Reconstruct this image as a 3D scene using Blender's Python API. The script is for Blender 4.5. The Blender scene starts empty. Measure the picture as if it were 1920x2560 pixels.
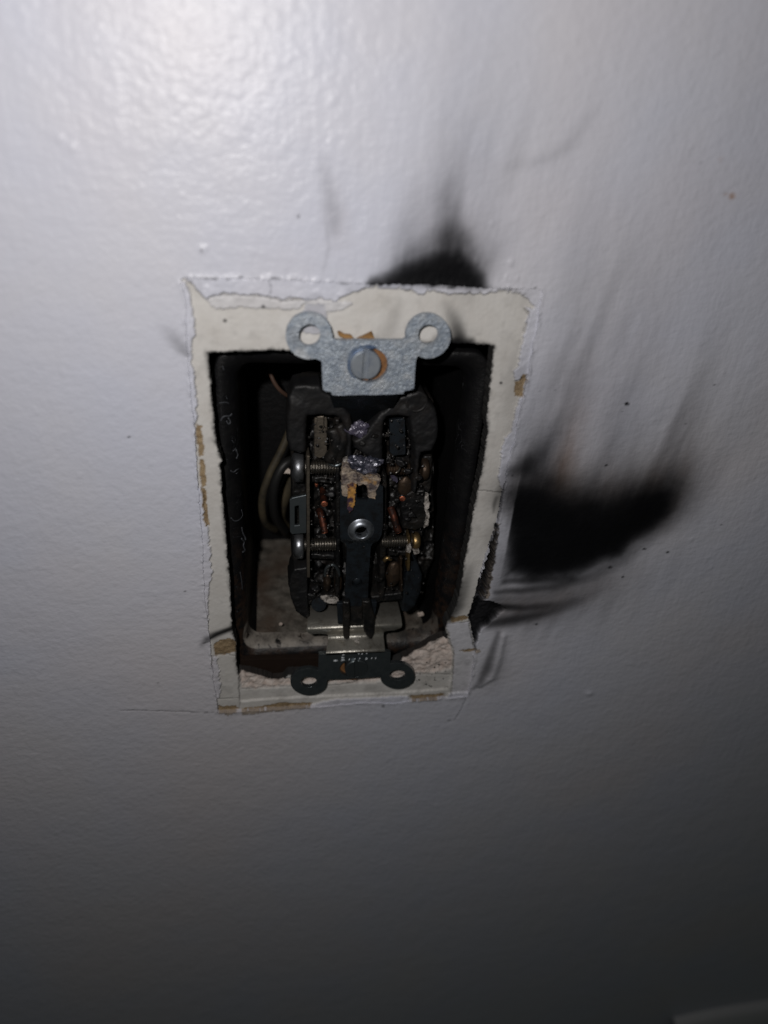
import bpy, bmesh, math, random
import numpy as np
from mathutils import Vector, Matrix, noise as mnoise

# ------------------------------------------------------------------ camera, light, exposure
S = 0.001                                   # everything below is written in millimetres on the wall
CAMP = np.array([-19.160, 87.871, 134.588]) # x right, y up, z out of the wall
R = np.array([[0.98702266, 0.06876100, 0.14511443],
              [0.01671854, 0.85476967, -0.51873818],
              [-0.15970837, 0.51443239, 0.84252747]])
F = 1720.0
def B(p): return Vector((p[0]*S, -p[2]*S, p[1]*S))
scn = bpy.context.scene
col = scn.collection
cam = bpy.data.cameras.new('camera'); camo = bpy.data.objects.new('camera', cam); col.objects.link(camo)
ax = [Vector((r[0], -r[2], r[1])) for r in R]
m = Matrix.Identity(4)
for i in range(3):
    for k in range(3): m[k][i] = ax[i][k]
p = B(CAMP)
for k in range(3): m[k][3] = p[k]
camo.matrix_world = m
cam.sensor_fit = 'VERTICAL'; cam.sensor_height = 24.0; cam.lens = F/2560*24.0
cam.clip_start = 0.004; cam.clip_end = 20
cam.dof.use_dof = True; cam.dof.focus_distance = 0.166; cam.dof.aperture_fstop = 5.2
scn.camera = camo
w = bpy.data.worlds.new('World'); scn.world = w; w.use_nodes = True
w.node_tree.nodes['Background'].inputs[0].default_value = (0.86, 1.0, 0.92, 1)
w.node_tree.nodes['Background'].inputs[1].default_value = 0.015
l = bpy.data.lights.new('phone_flash', 'AREA'); l.shape = 'DISK'; l.size = 5*S; l.energy = 0.205; l.color = (1.0, 0.965, 0.94)
fl = bpy.data.objects.new('phone_flash', l); col.objects.link(fl); fl.location = B((-38, 106, 138))
fl.rotation_euler = (B((-33, 92, 0))-B((-38, 106, 138))).to_track_quat('-Z', 'Y').to_euler()
vs = scn.view_settings
vs.view_transform = 'Standard'; vs.look = 'None'; vs.exposure = 0; vs.gamma = 1; vs.use_curve_mapping = False
scn.cycles.use_denoising = True
scn.cycles.max_bounces = 6

def at(x, y, z=0.0):
    """point of the wall frame (mm) seen at photo pixel x, y on the plane z"""
    d = R.T @ np.array([(x-960)/F, (1280-y)/F, -1.0])
    return CAMP + (z-CAMP[2])/d[2]*d
def at2(x, y, z=0.0): return at(x, y, z)[:2]

# ------------------------------------------------------------------ numpy noise
def vn(x, y, seed=0):
    r = np.random.RandomState(seed); T = r.rand(256, 256)
    xi = np.floor(x).astype(int); yi = np.floor(y).astype(int)
    fx = x-xi; fy = y-yi; fx = fx*fx*(3-2*fx); fy = fy*fy*(3-2*fy)
    a = T[xi & 255, yi & 255]; b = T[(xi+1) & 255, yi & 255]; c = T[xi & 255, (yi+1) & 255]; d = T[(xi+1) & 255, (yi+1) & 255]
    return (a*(1-fx)+b*fx)*(1-fy)+(c*(1-fx)+d*fx)*fy
def fbm(x, y, seed=0, o=4):
    s = 0; a = .5; t = 0
    for k in range(o):
        s = s+a*vn(x*2**k+13.7*k, y*2**k+7.3*k, seed+k); t += a; a *= .5
    return s/t*2-1
def sst(a, b, v):
    t = np.clip((v-a)/(b-a), 0, 1); return t*t*(3-2*t)
def sdf(poly, X, Y, closed=True):
    """signed distance to polygon (negative inside); unsigned for open polylines"""
    P = np.array(poly); n = len(P); d = np.full(X.shape, 1e9); ins = np.zeros(X.shape, bool)
    for i in range(n if closed else n-1):
        ax_, ay = P[i]; bx, by = P[(i+1) % n]; ex, ey = bx-ax_, by-ay
        t = np.clip(((X-ax_)*ex+(Y-ay)*ey)/(ex*ex+ey*ey+1e-12), 0, 1)
        d = np.minimum(d, (X-ax_-t*ex)**2+(Y-ay-t*ey)**2)
        if closed and by != ay:
            c = ((ay > Y) != (by > Y)) & (X < ex*(Y-ay)/(by-ay)+ax_); ins ^= c
    d = np.sqrt(d)
    return np.where(ins, -d, d) if closed else d
def seg_stroke(pts, X, Y):
    """distance to polyline divided by interpolated radius; pts: x, y, radius, strength -> density field"""
    out = np.zeros(X.shape)
    for (x0, y0, r0, s0), (x1, y1, r1, s1) in zip(pts[:-1], pts[1:]):
        ex, ey = x1-x0, y1-y0
        t = np.clip(((X-x0)*ex+(Y-y0)*ey)/(ex*ex+ey*ey+1e-12), 0, 1)
        d = np.sqrt((X-x0-t*ex)**2+(Y-y0-t*ey)**2)
        r = r0+(r1-r0)*t; s = s0+(s1-s0)*t
        out = np.maximum(out, s*np.exp(-(d/r)**2))
    return out
def pxpoly(pts, z=0.0): return [tuple(at2(x, y, z)) for x, y in pts]
def pxs(x, y): return float(np.linalg.norm(at2(x+1, y)-at2(x, y)))
def pxstroke(pts): return [(*at2(x, y), r*pxs(x, y), s) for x, y, r, s in pts]

# ------------------------------------------------------------------ materials
def mat(name, base=(.5, .5, .5), rough=.5, metal=0.0, spec=.5, bump=None, var=None, coat=0):
    """bump: (scale per m, strength, distance m, detail) ; var: (scale, other colour, lo, hi)"""
    mt = bpy.data.materials.new(name); mt.use_nodes = True; nt = mt.node_tree; N = nt.nodes; L = nt.links
    bs = N['Principled BSDF']
    bs.inputs['Base Color'].default_value = (*base, 1); bs.inputs['Roughness'].default_value = rough
    bs.inputs['Metallic'].default_value = metal; bs.inputs['Specular IOR Level'].default_value = spec
    bs.inputs['Coat Weight'].default_value = coat
    tc = N.new('ShaderNodeTexCoord')
    if var:
        for i, vv in enumerate(var if isinstance(var, list) else [var]):
            sc_, c2, lo, hi = vv[:4]
            n = N.new('ShaderNodeTexNoise'); n.inputs['Scale'].default_value = sc_; n.inputs['Detail'].default_value = 6; n.inputs['Roughness'].default_value = .65
            L.new(tc.outputs['Object'], n.inputs['Vector'])
            r = N.new('ShaderNodeValToRGB'); r.color_ramp.elements[0].position = lo; r.color_ramp.elements[1].position = hi
            L.new(n.outputs['Fac'], r.inputs['Fac'])
            mx = N.new('ShaderNodeMix'); mx.data_type = 'RGBA'; mx.inputs[7].default_value = (*c2, 1)
            L.new(r.outputs['Color'], mx.inputs[0])
            if bs.inputs['Base Color'].is_linked: L.new(bs.inputs['Base Color'].links[0].from_socket, mx.inputs[6])
            else: mx.inputs[6].default_value = (*base, 1)
            L.new(mx.outputs[2], bs.inputs['Base Color'])
            if i == 0 and len(vv) > 4:
                mr = N.new('ShaderNodeMapRange'); mr.inputs['To Min'].default_value = rough; mr.inputs['To Max'].default_value = vv[4]
                L.new(r.outputs['Color'], mr.inputs['Value']); L.new(mr.outputs['Result'], bs.inputs['Roughness'])
    if bump:
        prev = None
        for sc_, st, di, de in (bump if isinstance(bump, list) else [bump]):
            n = N.new('ShaderNodeTexNoise'); n.inputs['Scale'].default_value = sc_; n.inputs['Detail'].default_value = de
            L.new(tc.outputs['Object'], n.inputs['Vector'])
            b = N.new('ShaderNodeBump'); b.inputs['Strength'].default_value = st; b.inputs['Distance'].default_value = di
            L.new(n.outputs['Fac'], b.inputs['Height'])
            if prev: L.new(prev.outputs['Normal'], b.inputs['Normal'])
            prev = b
        L.new(prev.outputs['Normal'], bs.inputs['Normal'])
    return mt

def wall_material():
    mt = bpy.data.materials.new('painted_wall'); mt.use_nodes = True; nt = mt.node_tree; N = nt.nodes; L = nt.links
    bs = N['Principled BSDF']; tc = N.new('ShaderNodeTexCoord')
    a1 = N.new('ShaderNodeAttribute'); a1.attribute_name = 'marks'      # soot plus opening-edge shade, scorch, brown haze
    a2 = N.new('ShaderNodeAttribute'); a2.attribute_name = 'layer'      # old paint, paper, plaster
    s1 = N.new('ShaderNodeSeparateColor'); L.new(a1.outputs['Color'], s1.inputs[0])
    s2 = N.new('ShaderNodeSeparateColor'); L.new(a2.outputs['Color'], s2.inputs[0])
    def nz(scale, det=4, rough=.55, vec=None):
        n = N.new('ShaderNodeTexNoise'); n.inputs['Scale'].default_value = scale; n.inputs['Detail'].default_value = det; n.inputs['Roughness'].default_value = rough
        L.new(vec or tc.outputs['Object'], n.inputs['Vector']); return n.outputs['Fac']
    def ramp(s, lo, hi, c0=(0, 0, 0), c1=(1, 1, 1)):
        r = N.new('ShaderNodeValToRGB'); r.color_ramp.elements[0].position = lo; r.color_ramp.elements[1].position = hi
        r.color_ramp.elements[0].color = (*c0, 1); r.color_ramp.elements[1].color = (*c1, 1); L.new(s, r.inputs['Fac']); return r.outputs['Color']
    def mix(f, a, b):
        x = N.new('ShaderNodeMix'); x.data_type = 'RGBA'
        L.new(f, x.inputs[0])
        for k, v in ((6, a), (7, b)):
            if isinstance(v, tuple): x.inputs[k].default_value = (*v, 1)
            else: L.new(v, x.inputs[k])
        return x.outputs[2]
    def mth(op, a, b=None):
        x = N.new('ShaderNodeMath'); x.operation = op
        for k, v in enumerate((a, b)):
            if v is None: continue
            if isinstance(v, (int, float)): x.inputs[k].default_value = v
            else: L.new(v, x.inputs[k])
        return x.outputs[0]
    paint = mix(ramp(nz(22, 3), .35, .7), (.555, .57, .655), (.58, .58, .63))
    paint = mix(ramp(nz(9, 3), .5, .75), paint, (.60, .57, .595))
    old = mix(ramp(nz(160, 5), .4, .7), (.585, .57, .55), (.53, .51, .485))
    paper = mix(ramp(nz(900, 5), .35, .65), (.36, .27, .165), (.22, .155, .09))
    plast = mix(ramp(nz(500, 6), .4, .65), (.66, .585, .54), (.54, .45, .40))
    c = mix(s2.outputs[0], paint, old)
    c = mix(s2.outputs[1], c, paper)
    c = mix(s2.outputs[2], c, plast)
    c = mix(s1.outputs[2], c, (.26, .20, .17))
    c = mix(s1.outputs[1], c, (.30, .15, .055))
    # soot = optical density, broken up a little by streaky noise
    dn = mth('MULTIPLY', s1.outputs[0], mth('ADD', .75, mth('MULTIPLY', nz(260, 8, .75), .5)))
    ex = mth('POWER', 2.718, mth('MULTIPLY', dn, -1.0))
    inv = mth('SUBTRACT', 1.0, ex)
    c = mix(inv, c, (.0040, .0042, .0050))
    L.new(c, bs.inputs['Base Color'])
    ro = mth('ADD', mth('MULTIPLY', inv, .22), mth('ADD', .32, mth('MULTIPLY', s2.outputs[2], .45)))
    ro = mth('ADD', ro, mth('MULTIPLY', s2.outputs[0], .12)); ro = mth('ADD', ro, mth('MULTIPLY', nz(260, 3), .1))
    L.new(ro, bs.inputs['Roughness'])
    sp = mth('SUBTRACT', .25, mth('MULTIPLY', inv, .18)); L.new(sp, bs.inputs['Specular IOR Level'])
    # roller texture: broad orange peel + fine grain
    mp = N.new('ShaderNodeMapping'); mp.inputs['Scale'].default_value = (1, 1, 1.25); L.new(tc.outputs['Object'], mp.inputs['Vector'])
    h1 = nz(500, 3, .5, mp.outputs[0]); h2 = nz(1300, 3, .5); h3 = nz(130, 2, .5)
    h4 = ramp(nz(330, 1, .4), .62, .76)
    mp2 = N.new('ShaderNodeMapping'); mp2.inputs['Scale'].default_value = (1, 1, .08); L.new(tc.outputs['Object'], mp2.inputs['Vector'])
    h5 = nz(900, 2, .5, mp2.outputs[0])
    am = mth('SUBTRACT', 1.0, mth('MULTIPLY', s2.outputs[0], .8))
    hh = mth('ADD', mth('MULTIPLY', h1, .5), mth('MULTIPLY', h2, .085))
    hh = mth('ADD', hh, mth('MULTIPLY', h3, .75)); hh = mth('ADD', hh, mth('MULTIPLY', h4, .12))
    hh = mth('MULTIPLY', hh, am)
    hh = mth('ADD', hh, mth('MULTIPLY', h5, .14))
    hh = mth('ADD', hh, mth('MULTIPLY', mth('MULTIPLY', nz(300, 10, .62), s2.outputs[2]), 1.0))
    hh = mth('ADD', hh, mth('MULTIPLY', mth('MULTIPLY', nz(2500, 6, .7), s2.outputs[1]), .6))
    b = N.new('ShaderNodeBump'); b.inputs['Strength'].default_value = 1.0; b.inputs['Distance'].default_value = .00040
    L.new(hh, b.inputs['Height']); L.new(b.outputs['Normal'], bs.inputs['Normal'])
    return mt
M = {}
M['wall'] = wall_material()
M['zinc'] = mat('zinc_plated_steel', (.40, .45, .51), .48, .55, .5, bump=[(2300, 1.0, .0002, 6), (700, .35, .0002, 3)], var=[(1300, (.24, .28, .34), .42, .60, .55), (260, (.52, .54, .56), .5, .72), (120, (.22, .24, .27), .56, .8)])
M['zinc_dark'] = mat('dark_steel', (.20, .225, .24), .36, .9, .5, bump=(1500, .25, .0001, 5), var=(400, (.10, .12, .13), .4, .7, .5))  # darker copy of the plate metal; dim reflection put into the colour
M['silver'] = mat('bright_steel', (.50, .48, .43), .40, .85, .5, bump=[(2200, .7, .00014, 5)], var=(420, (.20, .18, .15), .48, .72, .5))
M['screw'] = mat('screw_steel', (.42, .46, .51), .40, .7, .5, bump=(900, .25, .0001, 4), var=(500, (.24, .28, .35), .45, .7, .45))
M['screw_dark'] = mat('dark_screw_steel', (.15, .17, .18), .38, .9, .5, bump=(900, .2, .0001, 4))
M['blued'] = mat('heat_blued_steel', (.034, .043, .054), .34, .65, .6, bump=[(1400, .5, .00014, 6), (5000, .4, .00008, 2)], var=(500, (.010, .011, .013), .42, .62, .6))
M['char'] = mat('charred_plastic', (.0085, .008, .0075), .42, 0, .42, bump=[(500, .7, .0004, 5), (2600, .35, .00012, 3)], var=[(260, (.018, .013, .010), .48, .7, .7), (150, (.004, .004, .0045), .45, .6)])
M['soot'] = mat('sooty_plastic', (.010, .010, .011), .5, 0, .35, bump=[(500, .4, .0003, 5), (2500, .25, .0001, 3)], var=[(220, (.020, .014, .010), .5, .75, .7), (110, (.005, .005, .0055), .45, .65)])
M['lump'] = mat('glossy_char', (.030, .033, .050), .26, .3, .8, bump=[(600, .8, .0006, 4)], var=[(500, (.16, .155, .20), .50, .62, .3), (900, (.30, .30, .36), .6, .68)])
M['lump2'] = mat('purple_char', (.07, .063, .095), .3, .2, .6, bump=[(600, .8, .0006, 4)], var=[(400, (.18, .165, .20), .55, .7, .4), (800, (.40, .38, .42), .62, .68)])
M['cream'] = mat('scorched_cream_plastic', (.33, .27, .21), .45, 0, .4, bump=(1200, .6, .0003, 5), var=[(420, (.07, .055, .055), .42, .58, .6), (250, (.42, .24, .08), .56, .72)])
M['drip'] = mat('melted_amber_plastic', (.42, .22, .06), .35, 0, .5, bump=(900, .4, .0002, 4), var=(420, (.05, .03, .05), .46, .56, .3))
M['brass'] = mat('dirty_brass', (.34, .23, .10), .4, .9, .5, bump=(1500, .5, .0002, 5), var=(500, (.08, .06, .04), .42, .66, .6))
M['brassgrey'] = mat('sooty_contact_metal', (.17, .145, .115), .48, .8, .5, bump=(1300, .5, .0002, 5), var=(450, (.04, .035, .03), .42, .7, .7))
M['bronze'] = mat('dark_bronze', (.075, .05, .033), .45, .7, .5, bump=(1200, .5, .0002, 5), var=(500, (.02, .016, .014), .42, .7, .6))
M['copper'] = mat('cut_copper', (.62, .22, .12), .42, .8, .5, bump=(2500, .8, .0002, 3), var=(1500, (.22, .05, .03), .45, .6))
M['copper_dark'] = mat('sooty_copper', (.10, .032, .018), .5, .7, .4, bump=(1500, .5, .0002, 4), var=(600, (.02, .011, .009), .42, .6, .6))
M['thread'] = mat('screw_thread_steel', (.26, .24, .21), .33, .95, .5, bump=(1500, .4, .0001, 4), var=(600, (.06, .055, .05), .45, .65, .5))
M['white'] = mat('white_ash', (.42, .39, .36), .8, 0, .3, bump=(2500, .9, .0004, 6), var=(700, (.09, .08, .07), .46, .6))
M['copperliner'] = mat('orange_fibre_washer', (.26, .125, .05), .6, .2, .3, bump=(900, .4, .0002, 4), var=(600, (.10, .05, .025), .45, .7))
M['kraft'] = mat('brown_paper', (.30, .165, .06), .7, 0, .3, bump=(1500, .6, .0003, 5), var=(500, (.16, .085, .03), .45, .65))
M['plaster'] = mat('crumbled_plaster', (.60, .52, .46), .85, 0, .2, bump=(1200, .9, .0005, 6), var=(400, (.42, .33, .28), .45, .7))
M['blue'] = mat('blue_ink_smear', (.10, .15, .26), .45, .6, .4, bump=(1500, .4, .0001, 5), var=(500, (.22, .27, .35), .45, .6))
M['cable'] = mat('yellowed_cable', (.075, .060, .036), .65, 0, .25, bump=(400, .4, .0003, 4), var=(90, (.025, .022, .017), .42, .65))
M['cable_black'] = mat('black_cable', (.012, .012, .012), .5, 0, .35, bump=(400, .4, .0003, 4))
M['cable_brown'] = mat('brown_wire', (.07, .04, .028), .6, 0, .3, bump=(400, .4, .0002, 4))
M['trim'] = mat('white_trim_paint', (.6, .6, .62), .45, 0, .4, bump=(300, .4, .0003, 3))

def box_material(name, kind):
    mt = bpy.data.materials.new(name); mt.use_nodes = True; nt = mt.node_tree; N = nt.nodes; L = nt.links
    bs = N['Principled BSDF']; tc = N.new('ShaderNodeTexCoord')
    def nz(scale, det=5, rough=.6, dist=0):
        n = N.new('ShaderNodeTexNoise'); n.inputs['Scale'].default_value = scale; n.inputs['Detail'].default_value = det
        n.inputs['Roughness'].default_value = rough; n.inputs['Distortion'].default_value = dist
        L.new(tc.outputs['Object'], n.inputs['Vector']); return n.outputs['Fac']
    def ramp(s, stops):
        r = N.new('ShaderNodeValToRGB'); e = r.color_ramp.elements
        while len(e) < len(stops): e.new(.5)
        for k, (p_, c_) in enumerate(stops):
            e[k].position = p_; e[k].color = (c_, c_, c_, 1) if not isinstance(c_, tuple) else (*c_, 1)
        L.new(s, r.inputs['Fac']); return r.outputs['Color']
    def mix(f, a, b):
        x = N.new('ShaderNodeMix'); x.data_type = 'RGBA'; L.new(f, x.inputs[0])
        for k, v in ((6, a), (7, b)):
            if isinstance(v, tuple): x.inputs[k].default_value = (*v, 1)
            else: L.new(v, x.inputs[k])
        return x.outputs[2]
    def mth(op, a, b):
        x = N.new('ShaderNodeMath'); x.operation = op; x.use_clamp = True
        for k, v in enumerate((a, b)):
            if isinstance(v, (int, float)): x.inputs[k].default_value = v
            else: L.new(v, x.inputs[k])
        return x.outputs[0]
    sx = N.new('ShaderNodeSeparateXYZ'); L.new(tc.outputs['Object'], sx.inputs[0])
    if kind == 'rim':
        c = mix(ramp(nz(260), [(.4, 0), (.65, 1)]), (.0045, .0045, .0053), (.008, .0078, .0082))
        # curly pale scratches
        sc_ = ramp(nz(240, 2, .5, 1.6), [(.497, 0), (.503, 1), (.512, 0)])
        sc2 = mth('MULTIPLY', sc_, ramp(nz(140, 2), [(.56, 0), (.64, 1)]))
        c = mix(mth('MULTIPLY', sc2, .8), c, (.09, .095, .105))
        # rust low down on the frame
        low = N.new('ShaderNodeMapRange'); L.new(sx.outputs[2], low.inputs['Value'])
        low.inputs['From Min'].default_value = .0; low.inputs['From Max'].default_value = -.03
        c = mix(mth('MULTIPLY', low.outputs[0], ramp(nz(350, 6, .7), [(.45, 0), (.6, 1)])), c, (.030, .017, .011))
        # plaster smeared over the bottom lip and corner
        pl = N.new('ShaderNodeMapRange'); L.new(sx.outputs[2], pl.inputs['Value'])
        pl.inputs['From Min'].default_value = -.026; pl.inputs['From Max'].default_value = -.039
        yy = N.new('ShaderNodeMapRange'); L.new(sx.outputs[1], yy.inputs['Value'])   # deeper side of the lip only
        yy.inputs['From Min'].default_value = -.0006; yy.inputs['From Max'].default_value = .0012
        k = mth('ADD', mth('MULTIPLY', pl.outputs[0], yy.outputs[0]), mth('SUBTRACT', mth('MULTIPLY', nz(260, 8, .7), 1.5), .95))
        k = ramp(k, [(.50, 0), (.58, 1)])
        xr = N.new('ShaderNodeMapRange'); L.new(sx.outputs[0], xr.inputs['Value'])
        xr.inputs['From Min'].default_value = .004; xr.inputs['From Max'].default_value = .014; xr.inputs['To Min'].default_value = 1.0; xr.inputs['To Max'].default_value = .35
        k = mth('MULTIPLY', k, xr.outputs[0])
        k = mth('MULTIPLY', k, ramp(nz(420, 10, .78, .6), [(.40, 0), (.46, 1)]))
        c = mix(k, c, mix(ramp(nz(200), [(.4, 0), (.65, 1)]), (.26, .235, .205), (.07, .062, .056)))
        rough = .42
    elif kind == 'floor':
        c = mix(ramp(nz(260, 8, .7), [(.38, 0), (.66, 1)]), (.060, .053, .044), (.19, .17, .145))
        c = mix(ramp(nz(1100, 5, .7), [(.6, 0), (.72, 1)]), c, (.30, .28, .25))
        c = mix(ramp(nz(70, 3, .5), [(.5, 0), (.72, 1)]), c, (.075, .05, .035))
        rough = .9
    else:
        c = mix(ramp(nz(200, 6, .7), [(.4, 0), (.7, 1)]), (.0030, .0031, .0037), (.0060, .0055, .0058))
        c = mix(ramp(nz(1100, 4, .6), [(.70, 0), (.73, 1)]), c, (.11, .115, .12))
        rough = .5
    L.new(c, bs.inputs['Base Color']); bs.inputs['Roughness'].default_value = rough
    bs.inputs['Specular IOR Level'].default_value = .3
    b = N.new('ShaderNodeBump'); b.inputs['Strength'].default_value = .6; b.inputs['Distance'].default_value = .0004
    L.new(nz(600 if kind != 'floor' else 900, 6, .65), b.inputs['Height']); L.new(b.outputs['Normal'], bs.inputs['Normal'])
    return mt
M['rim'] = box_material('box_rim_paint', 'rim'); M['floor'] = box_material('dusty_box_floor', 'floor'); M['boxin'] = box_material('sooty_box_inside', 'in')

# ------------------------------------------------------------------ object helpers
def link(name, me, m_, parent=None, smooth=False):
    o = bpy.data.objects.new(name, me); col.objects.link(o)
    if m_ is not None: me.materials.append(m_)
    if parent is not None: o.parent = parent
    if smooth:
        me.polygons.foreach_set('use_smooth', np.ones(len(me.polygons), bool))
    return o
def thing(name, label, cat, loc, group=None):
    o = bpy.data.objects.new(name, None); col.objects.link(o); o.empty_display_size = .005
    o.location = B(loc); o['label'] = label; o['category'] = cat
    if group: o['group'] = group
    o['origin_mm'] = list(map(float, loc)); return o
def tag(o, label, cat, group=None):
    o['label'] = label; o['category'] = cat
    if group: o['group'] = group
    return o
def org(parent):
    return np.array(list(parent['origin_mm'])) if parent is not None and 'origin_mm' in parent else (org(parent.parent) if parent is not None and parent.parent is not None else np.zeros(3))
def add(name, bm, m_, parent=None, smooth=False, jitter=0, jscale=1.0, sub=0, seed=0):
    """bm in mm of the wall frame"""
    if sub: bmesh.ops.subdivide_edges(bm, edges=bm.edges[:], cuts=sub, use_grid_fill=True)
    o_ = org(parent)
    if jitter:
        for v in bm.verts:
            q = mnoise.noise_vector((v.co+Vector((seed*17.3, seed*5.1, 0)))*jscale)+.5*mnoise.noise_vector((v.co+Vector((3.1, seed*9.7, 0)))*jscale*2.3)
            v.co += q*jitter
    for v in bm.verts:
        c = v.co; v.co = B((c.x-o_[0], c.y-o_[1], c.z-o_[2]))
    bmesh.ops.recalc_face_normals(bm, faces=bm.faces[:])
    me = bpy.data.meshes.new(name); bm.to_mesh(me); bm.free()
    o = link(name, me, m_, parent, smooth)
    if parent is None: pass
    return o
def resample(pts, step, jag=0, seed=0):
    rnd = random.Random(seed); out = []
    n = len(pts)
    for i in range(n):
        a = np.array(pts[i]); b = np.array(pts[(i+1) % n]); L_ = np.linalg.norm(b-a); k = max(1, int(L_/step))
        for j in range(k):
            q = a+(b-a)*j/k
            if jag: q = q+np.array([rnd.gauss(0, jag), rnd.gauss(0, jag)])
            out.append(tuple(q))
    return out
def prism_bm(pts, z, t, holes=(), bm=None, zf=None):
    """flat piece with outline pts (mm), front at z, thickness t, holes cut through"""
    bm = bm or bmesh.new()
    loops = [list(pts)]+[list(h) for h in holes]
    from mathutils.geometry import tessellate_polygon
    flat = [q for l in loops for q in l]
    tris = tessellate_polygon([[Vector((x, y, 0)) for x, y in l] for l in loops])
    zz = (lambda x, y: z) if zf is None else zf
    fr = [bm.verts.new((x, y, zz(x, y))) for x, y in flat]; bk = [bm.verts.new((x, y, zz(x, y)-t)) for x, y in flat]
    for a, b, c in tris:
        if len({a, b, c}) == 3:
            try: bm.faces.new((fr[a], fr[b], fr[c])); bm.faces.new((bk[c], bk[b], bk[a]))
            except ValueError: pass
    k = 0
    for l in loops:
        n = len(l)
        for i in range(n):
            a, b = k+i, k+(i+1) % n
            try: bm.faces.new((fr[a], fr[b], bk[b], bk[a]))
            except ValueError: pass
        k += n
    return bm
def bevel(o, w_=.12, seg=2, ang=40):
    md = o.modifiers.new('bevel', 'BEVEL'); md.width = w_*S; md.segments = seg; md.limit_method = 'ANGLE'; md.angle_limit = math.radians(ang)
    return o
def plate(name, pts, z, t, m_, parent, holes=(), jag=0, step=None, bev=.12, px=True, zf=None, seed=0):
    q = pxpoly(pts, z) if px else pts; hs = [pxpoly(h, z) if px else h for h in holes]
    if step: q = resample(q, step, jag, seed)
    o = add(name, prism_bm(q, z, t, hs, zf=zf), m_, parent)
    if bev: bevel(o, bev)
    return o
def circ(cx, cy, r, n=28, ry=None, a0=0, a1=360):
    ry = ry or r
    full = abs(a1-a0) >= 360
    return [(cx+r*math.cos(math.radians(a0+(a1-a0)*i/(n if full else n-1))), cy+ry*math.sin(math.radians(a0+(a1-a0)*i/(n if full else n-1)))) for i in range(n)]
def catmull(P, n=8):
    P = [np.array(q, float) for q in P]; P = [2*P[0]-P[1]]+P+[2*P[-1]-P[-2]]; out = []
    for i in range(1, len(P)-2):
        for j in range(n):
            t = j/n; a, b, c, d = P[i-1:i+3]
            out.append(.5*((2*b)+(-a+c)*t+(2*a-5*b+4*c-d)*t*t+(-a+3*b-3*c+d)*t**3))
    out.append(P[-2]); return out
def tube_bm(P, r, seg=12, bm=None, caps=True, flat=1.0):
    bm = bm or bmesh.new(); P = [Vector(q) for q in P]; n = len(P); rings = []
    up = Vector((0, 0, 1))
    for i in range(n):
        t = (P[min(i+1, n-1)]-P[max(i-1, 0)]).normalized()
        if abs(t.dot(up)) > .95: up = Vector((0, 1, 0)) if abs(t.y) < .9 else Vector((1, 0, 0))
        a = t.cross(up).normalized(); b = a.cross(t).normalized(); up = b
        rr = r(i/(n-1)) if callable(r) else r
        rings.append([bm.verts.new(P[i]+a*rr*math.cos(2*math.pi*k/seg)+b*rr*flat*math.sin(2*math.pi*k/seg)) for k in range(seg)])
    for i in range(n-1):
        for k in range(seg):
            bm.faces.new((rings[i][k], rings[i][(k+1) % seg], rings[i+1][(k+1) % seg], rings[i+1][k]))
    if caps: bm.faces.new(rings[0][::-1]); bm.faces.new(rings[-1])
    return bm
def lathe_bm(prof, c, axis, seg=28, bm=None):
    """prof: (distance along axis, radius) list; revolved about axis through c"""
    bm = bm or bmesh.new(); ax_ = Vector(axis).normalized(); c = Vector(c)
    u = ax_.orthogonal().normalized(); v = ax_.cross(u)
    rings = [[bm.verts.new(c+ax_*d+(u*math.cos(2*math.pi*k/seg)+v*math.sin(2*math.pi*k/seg))*r) for k in range(seg)] for d, r in prof]
    for a, b in zip(rings[:-1], rings[1:]):
        for k in range(seg): bm.faces.new((a[k], a[(k+1) % seg], b[(k+1) % seg], b[k]))
    bm.faces.new(rings[0][::-1]); bm.faces.new(rings[-1]); return bm
def blob_bm(c, r, seed=0, sub=4, amp=.35, fr=.5, bm=None, flat=None):
    bm = bm or bmesh.new(); n0 = len(bm.verts)
    g = bmesh.ops.create_icosphere(bm, subdivisions=sub, radius=1.0)
    for v in g['verts']:
        d = v.co.copy(); q = Vector((d.x*r[0], d.y*r[1], d.z*r[2]))
        k = 1+amp*(mnoise.noise(q*fr+Vector((seed*7.1, 0, 0)))+.55*mnoise.noise(q*fr*2.6+Vector((0, seed*3.3, 0)))+.35*abs(mnoise.noise(q*fr*5+Vector((0, 0, seed)))))
        v.co = Vector(c)+q*k
    return bm
def strip_bm(secs, t):
    """bent metal strip. secs: (y, z, xl, xr); thickness t behind the lit side"""
    bm = bmesh.new(); n = len(secs); fr = []; bk = []
    for i, (y, z, xl, xr) in enumerate(secs):
        a = secs[max(i-1, 0)]; b = secs[min(i+1, n-1)]; ty, tz = b[0]-a[0], b[1]-a[1]; L_ = math.hypot(ty, tz) or 1
        ny, nz_ = -tz/L_, ty/L_
        fr.append([bm.verts.new((x, y, z)) for x in (xl, xr)]); bk.append([bm.verts.new((x, y-ny*t, z-nz_*t)) for x in (xl, xr)])
    for i in range(n-1):
        bm.faces.new((fr[i][0], fr[i][1], fr[i+1][1], fr[i+1][0])); bm.faces.new((bk[i][0], bk[i+1][0], bk[i+1][1], bk[i][1]))
        bm.faces.new((fr[i][0], fr[i+1][0], bk[i+1][0], bk[i][0])); bm.faces.new((fr[i][1], bk[i][1], bk[i+1][1], fr[i+1][1]))
    bm.faces.new((fr[0][0], bk[0][0], bk[0][1], fr[0][1])); bm.faces.new((fr[-1][0], fr[-1][1], bk[-1][1], bk[-1][0]))
    return bm
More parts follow.
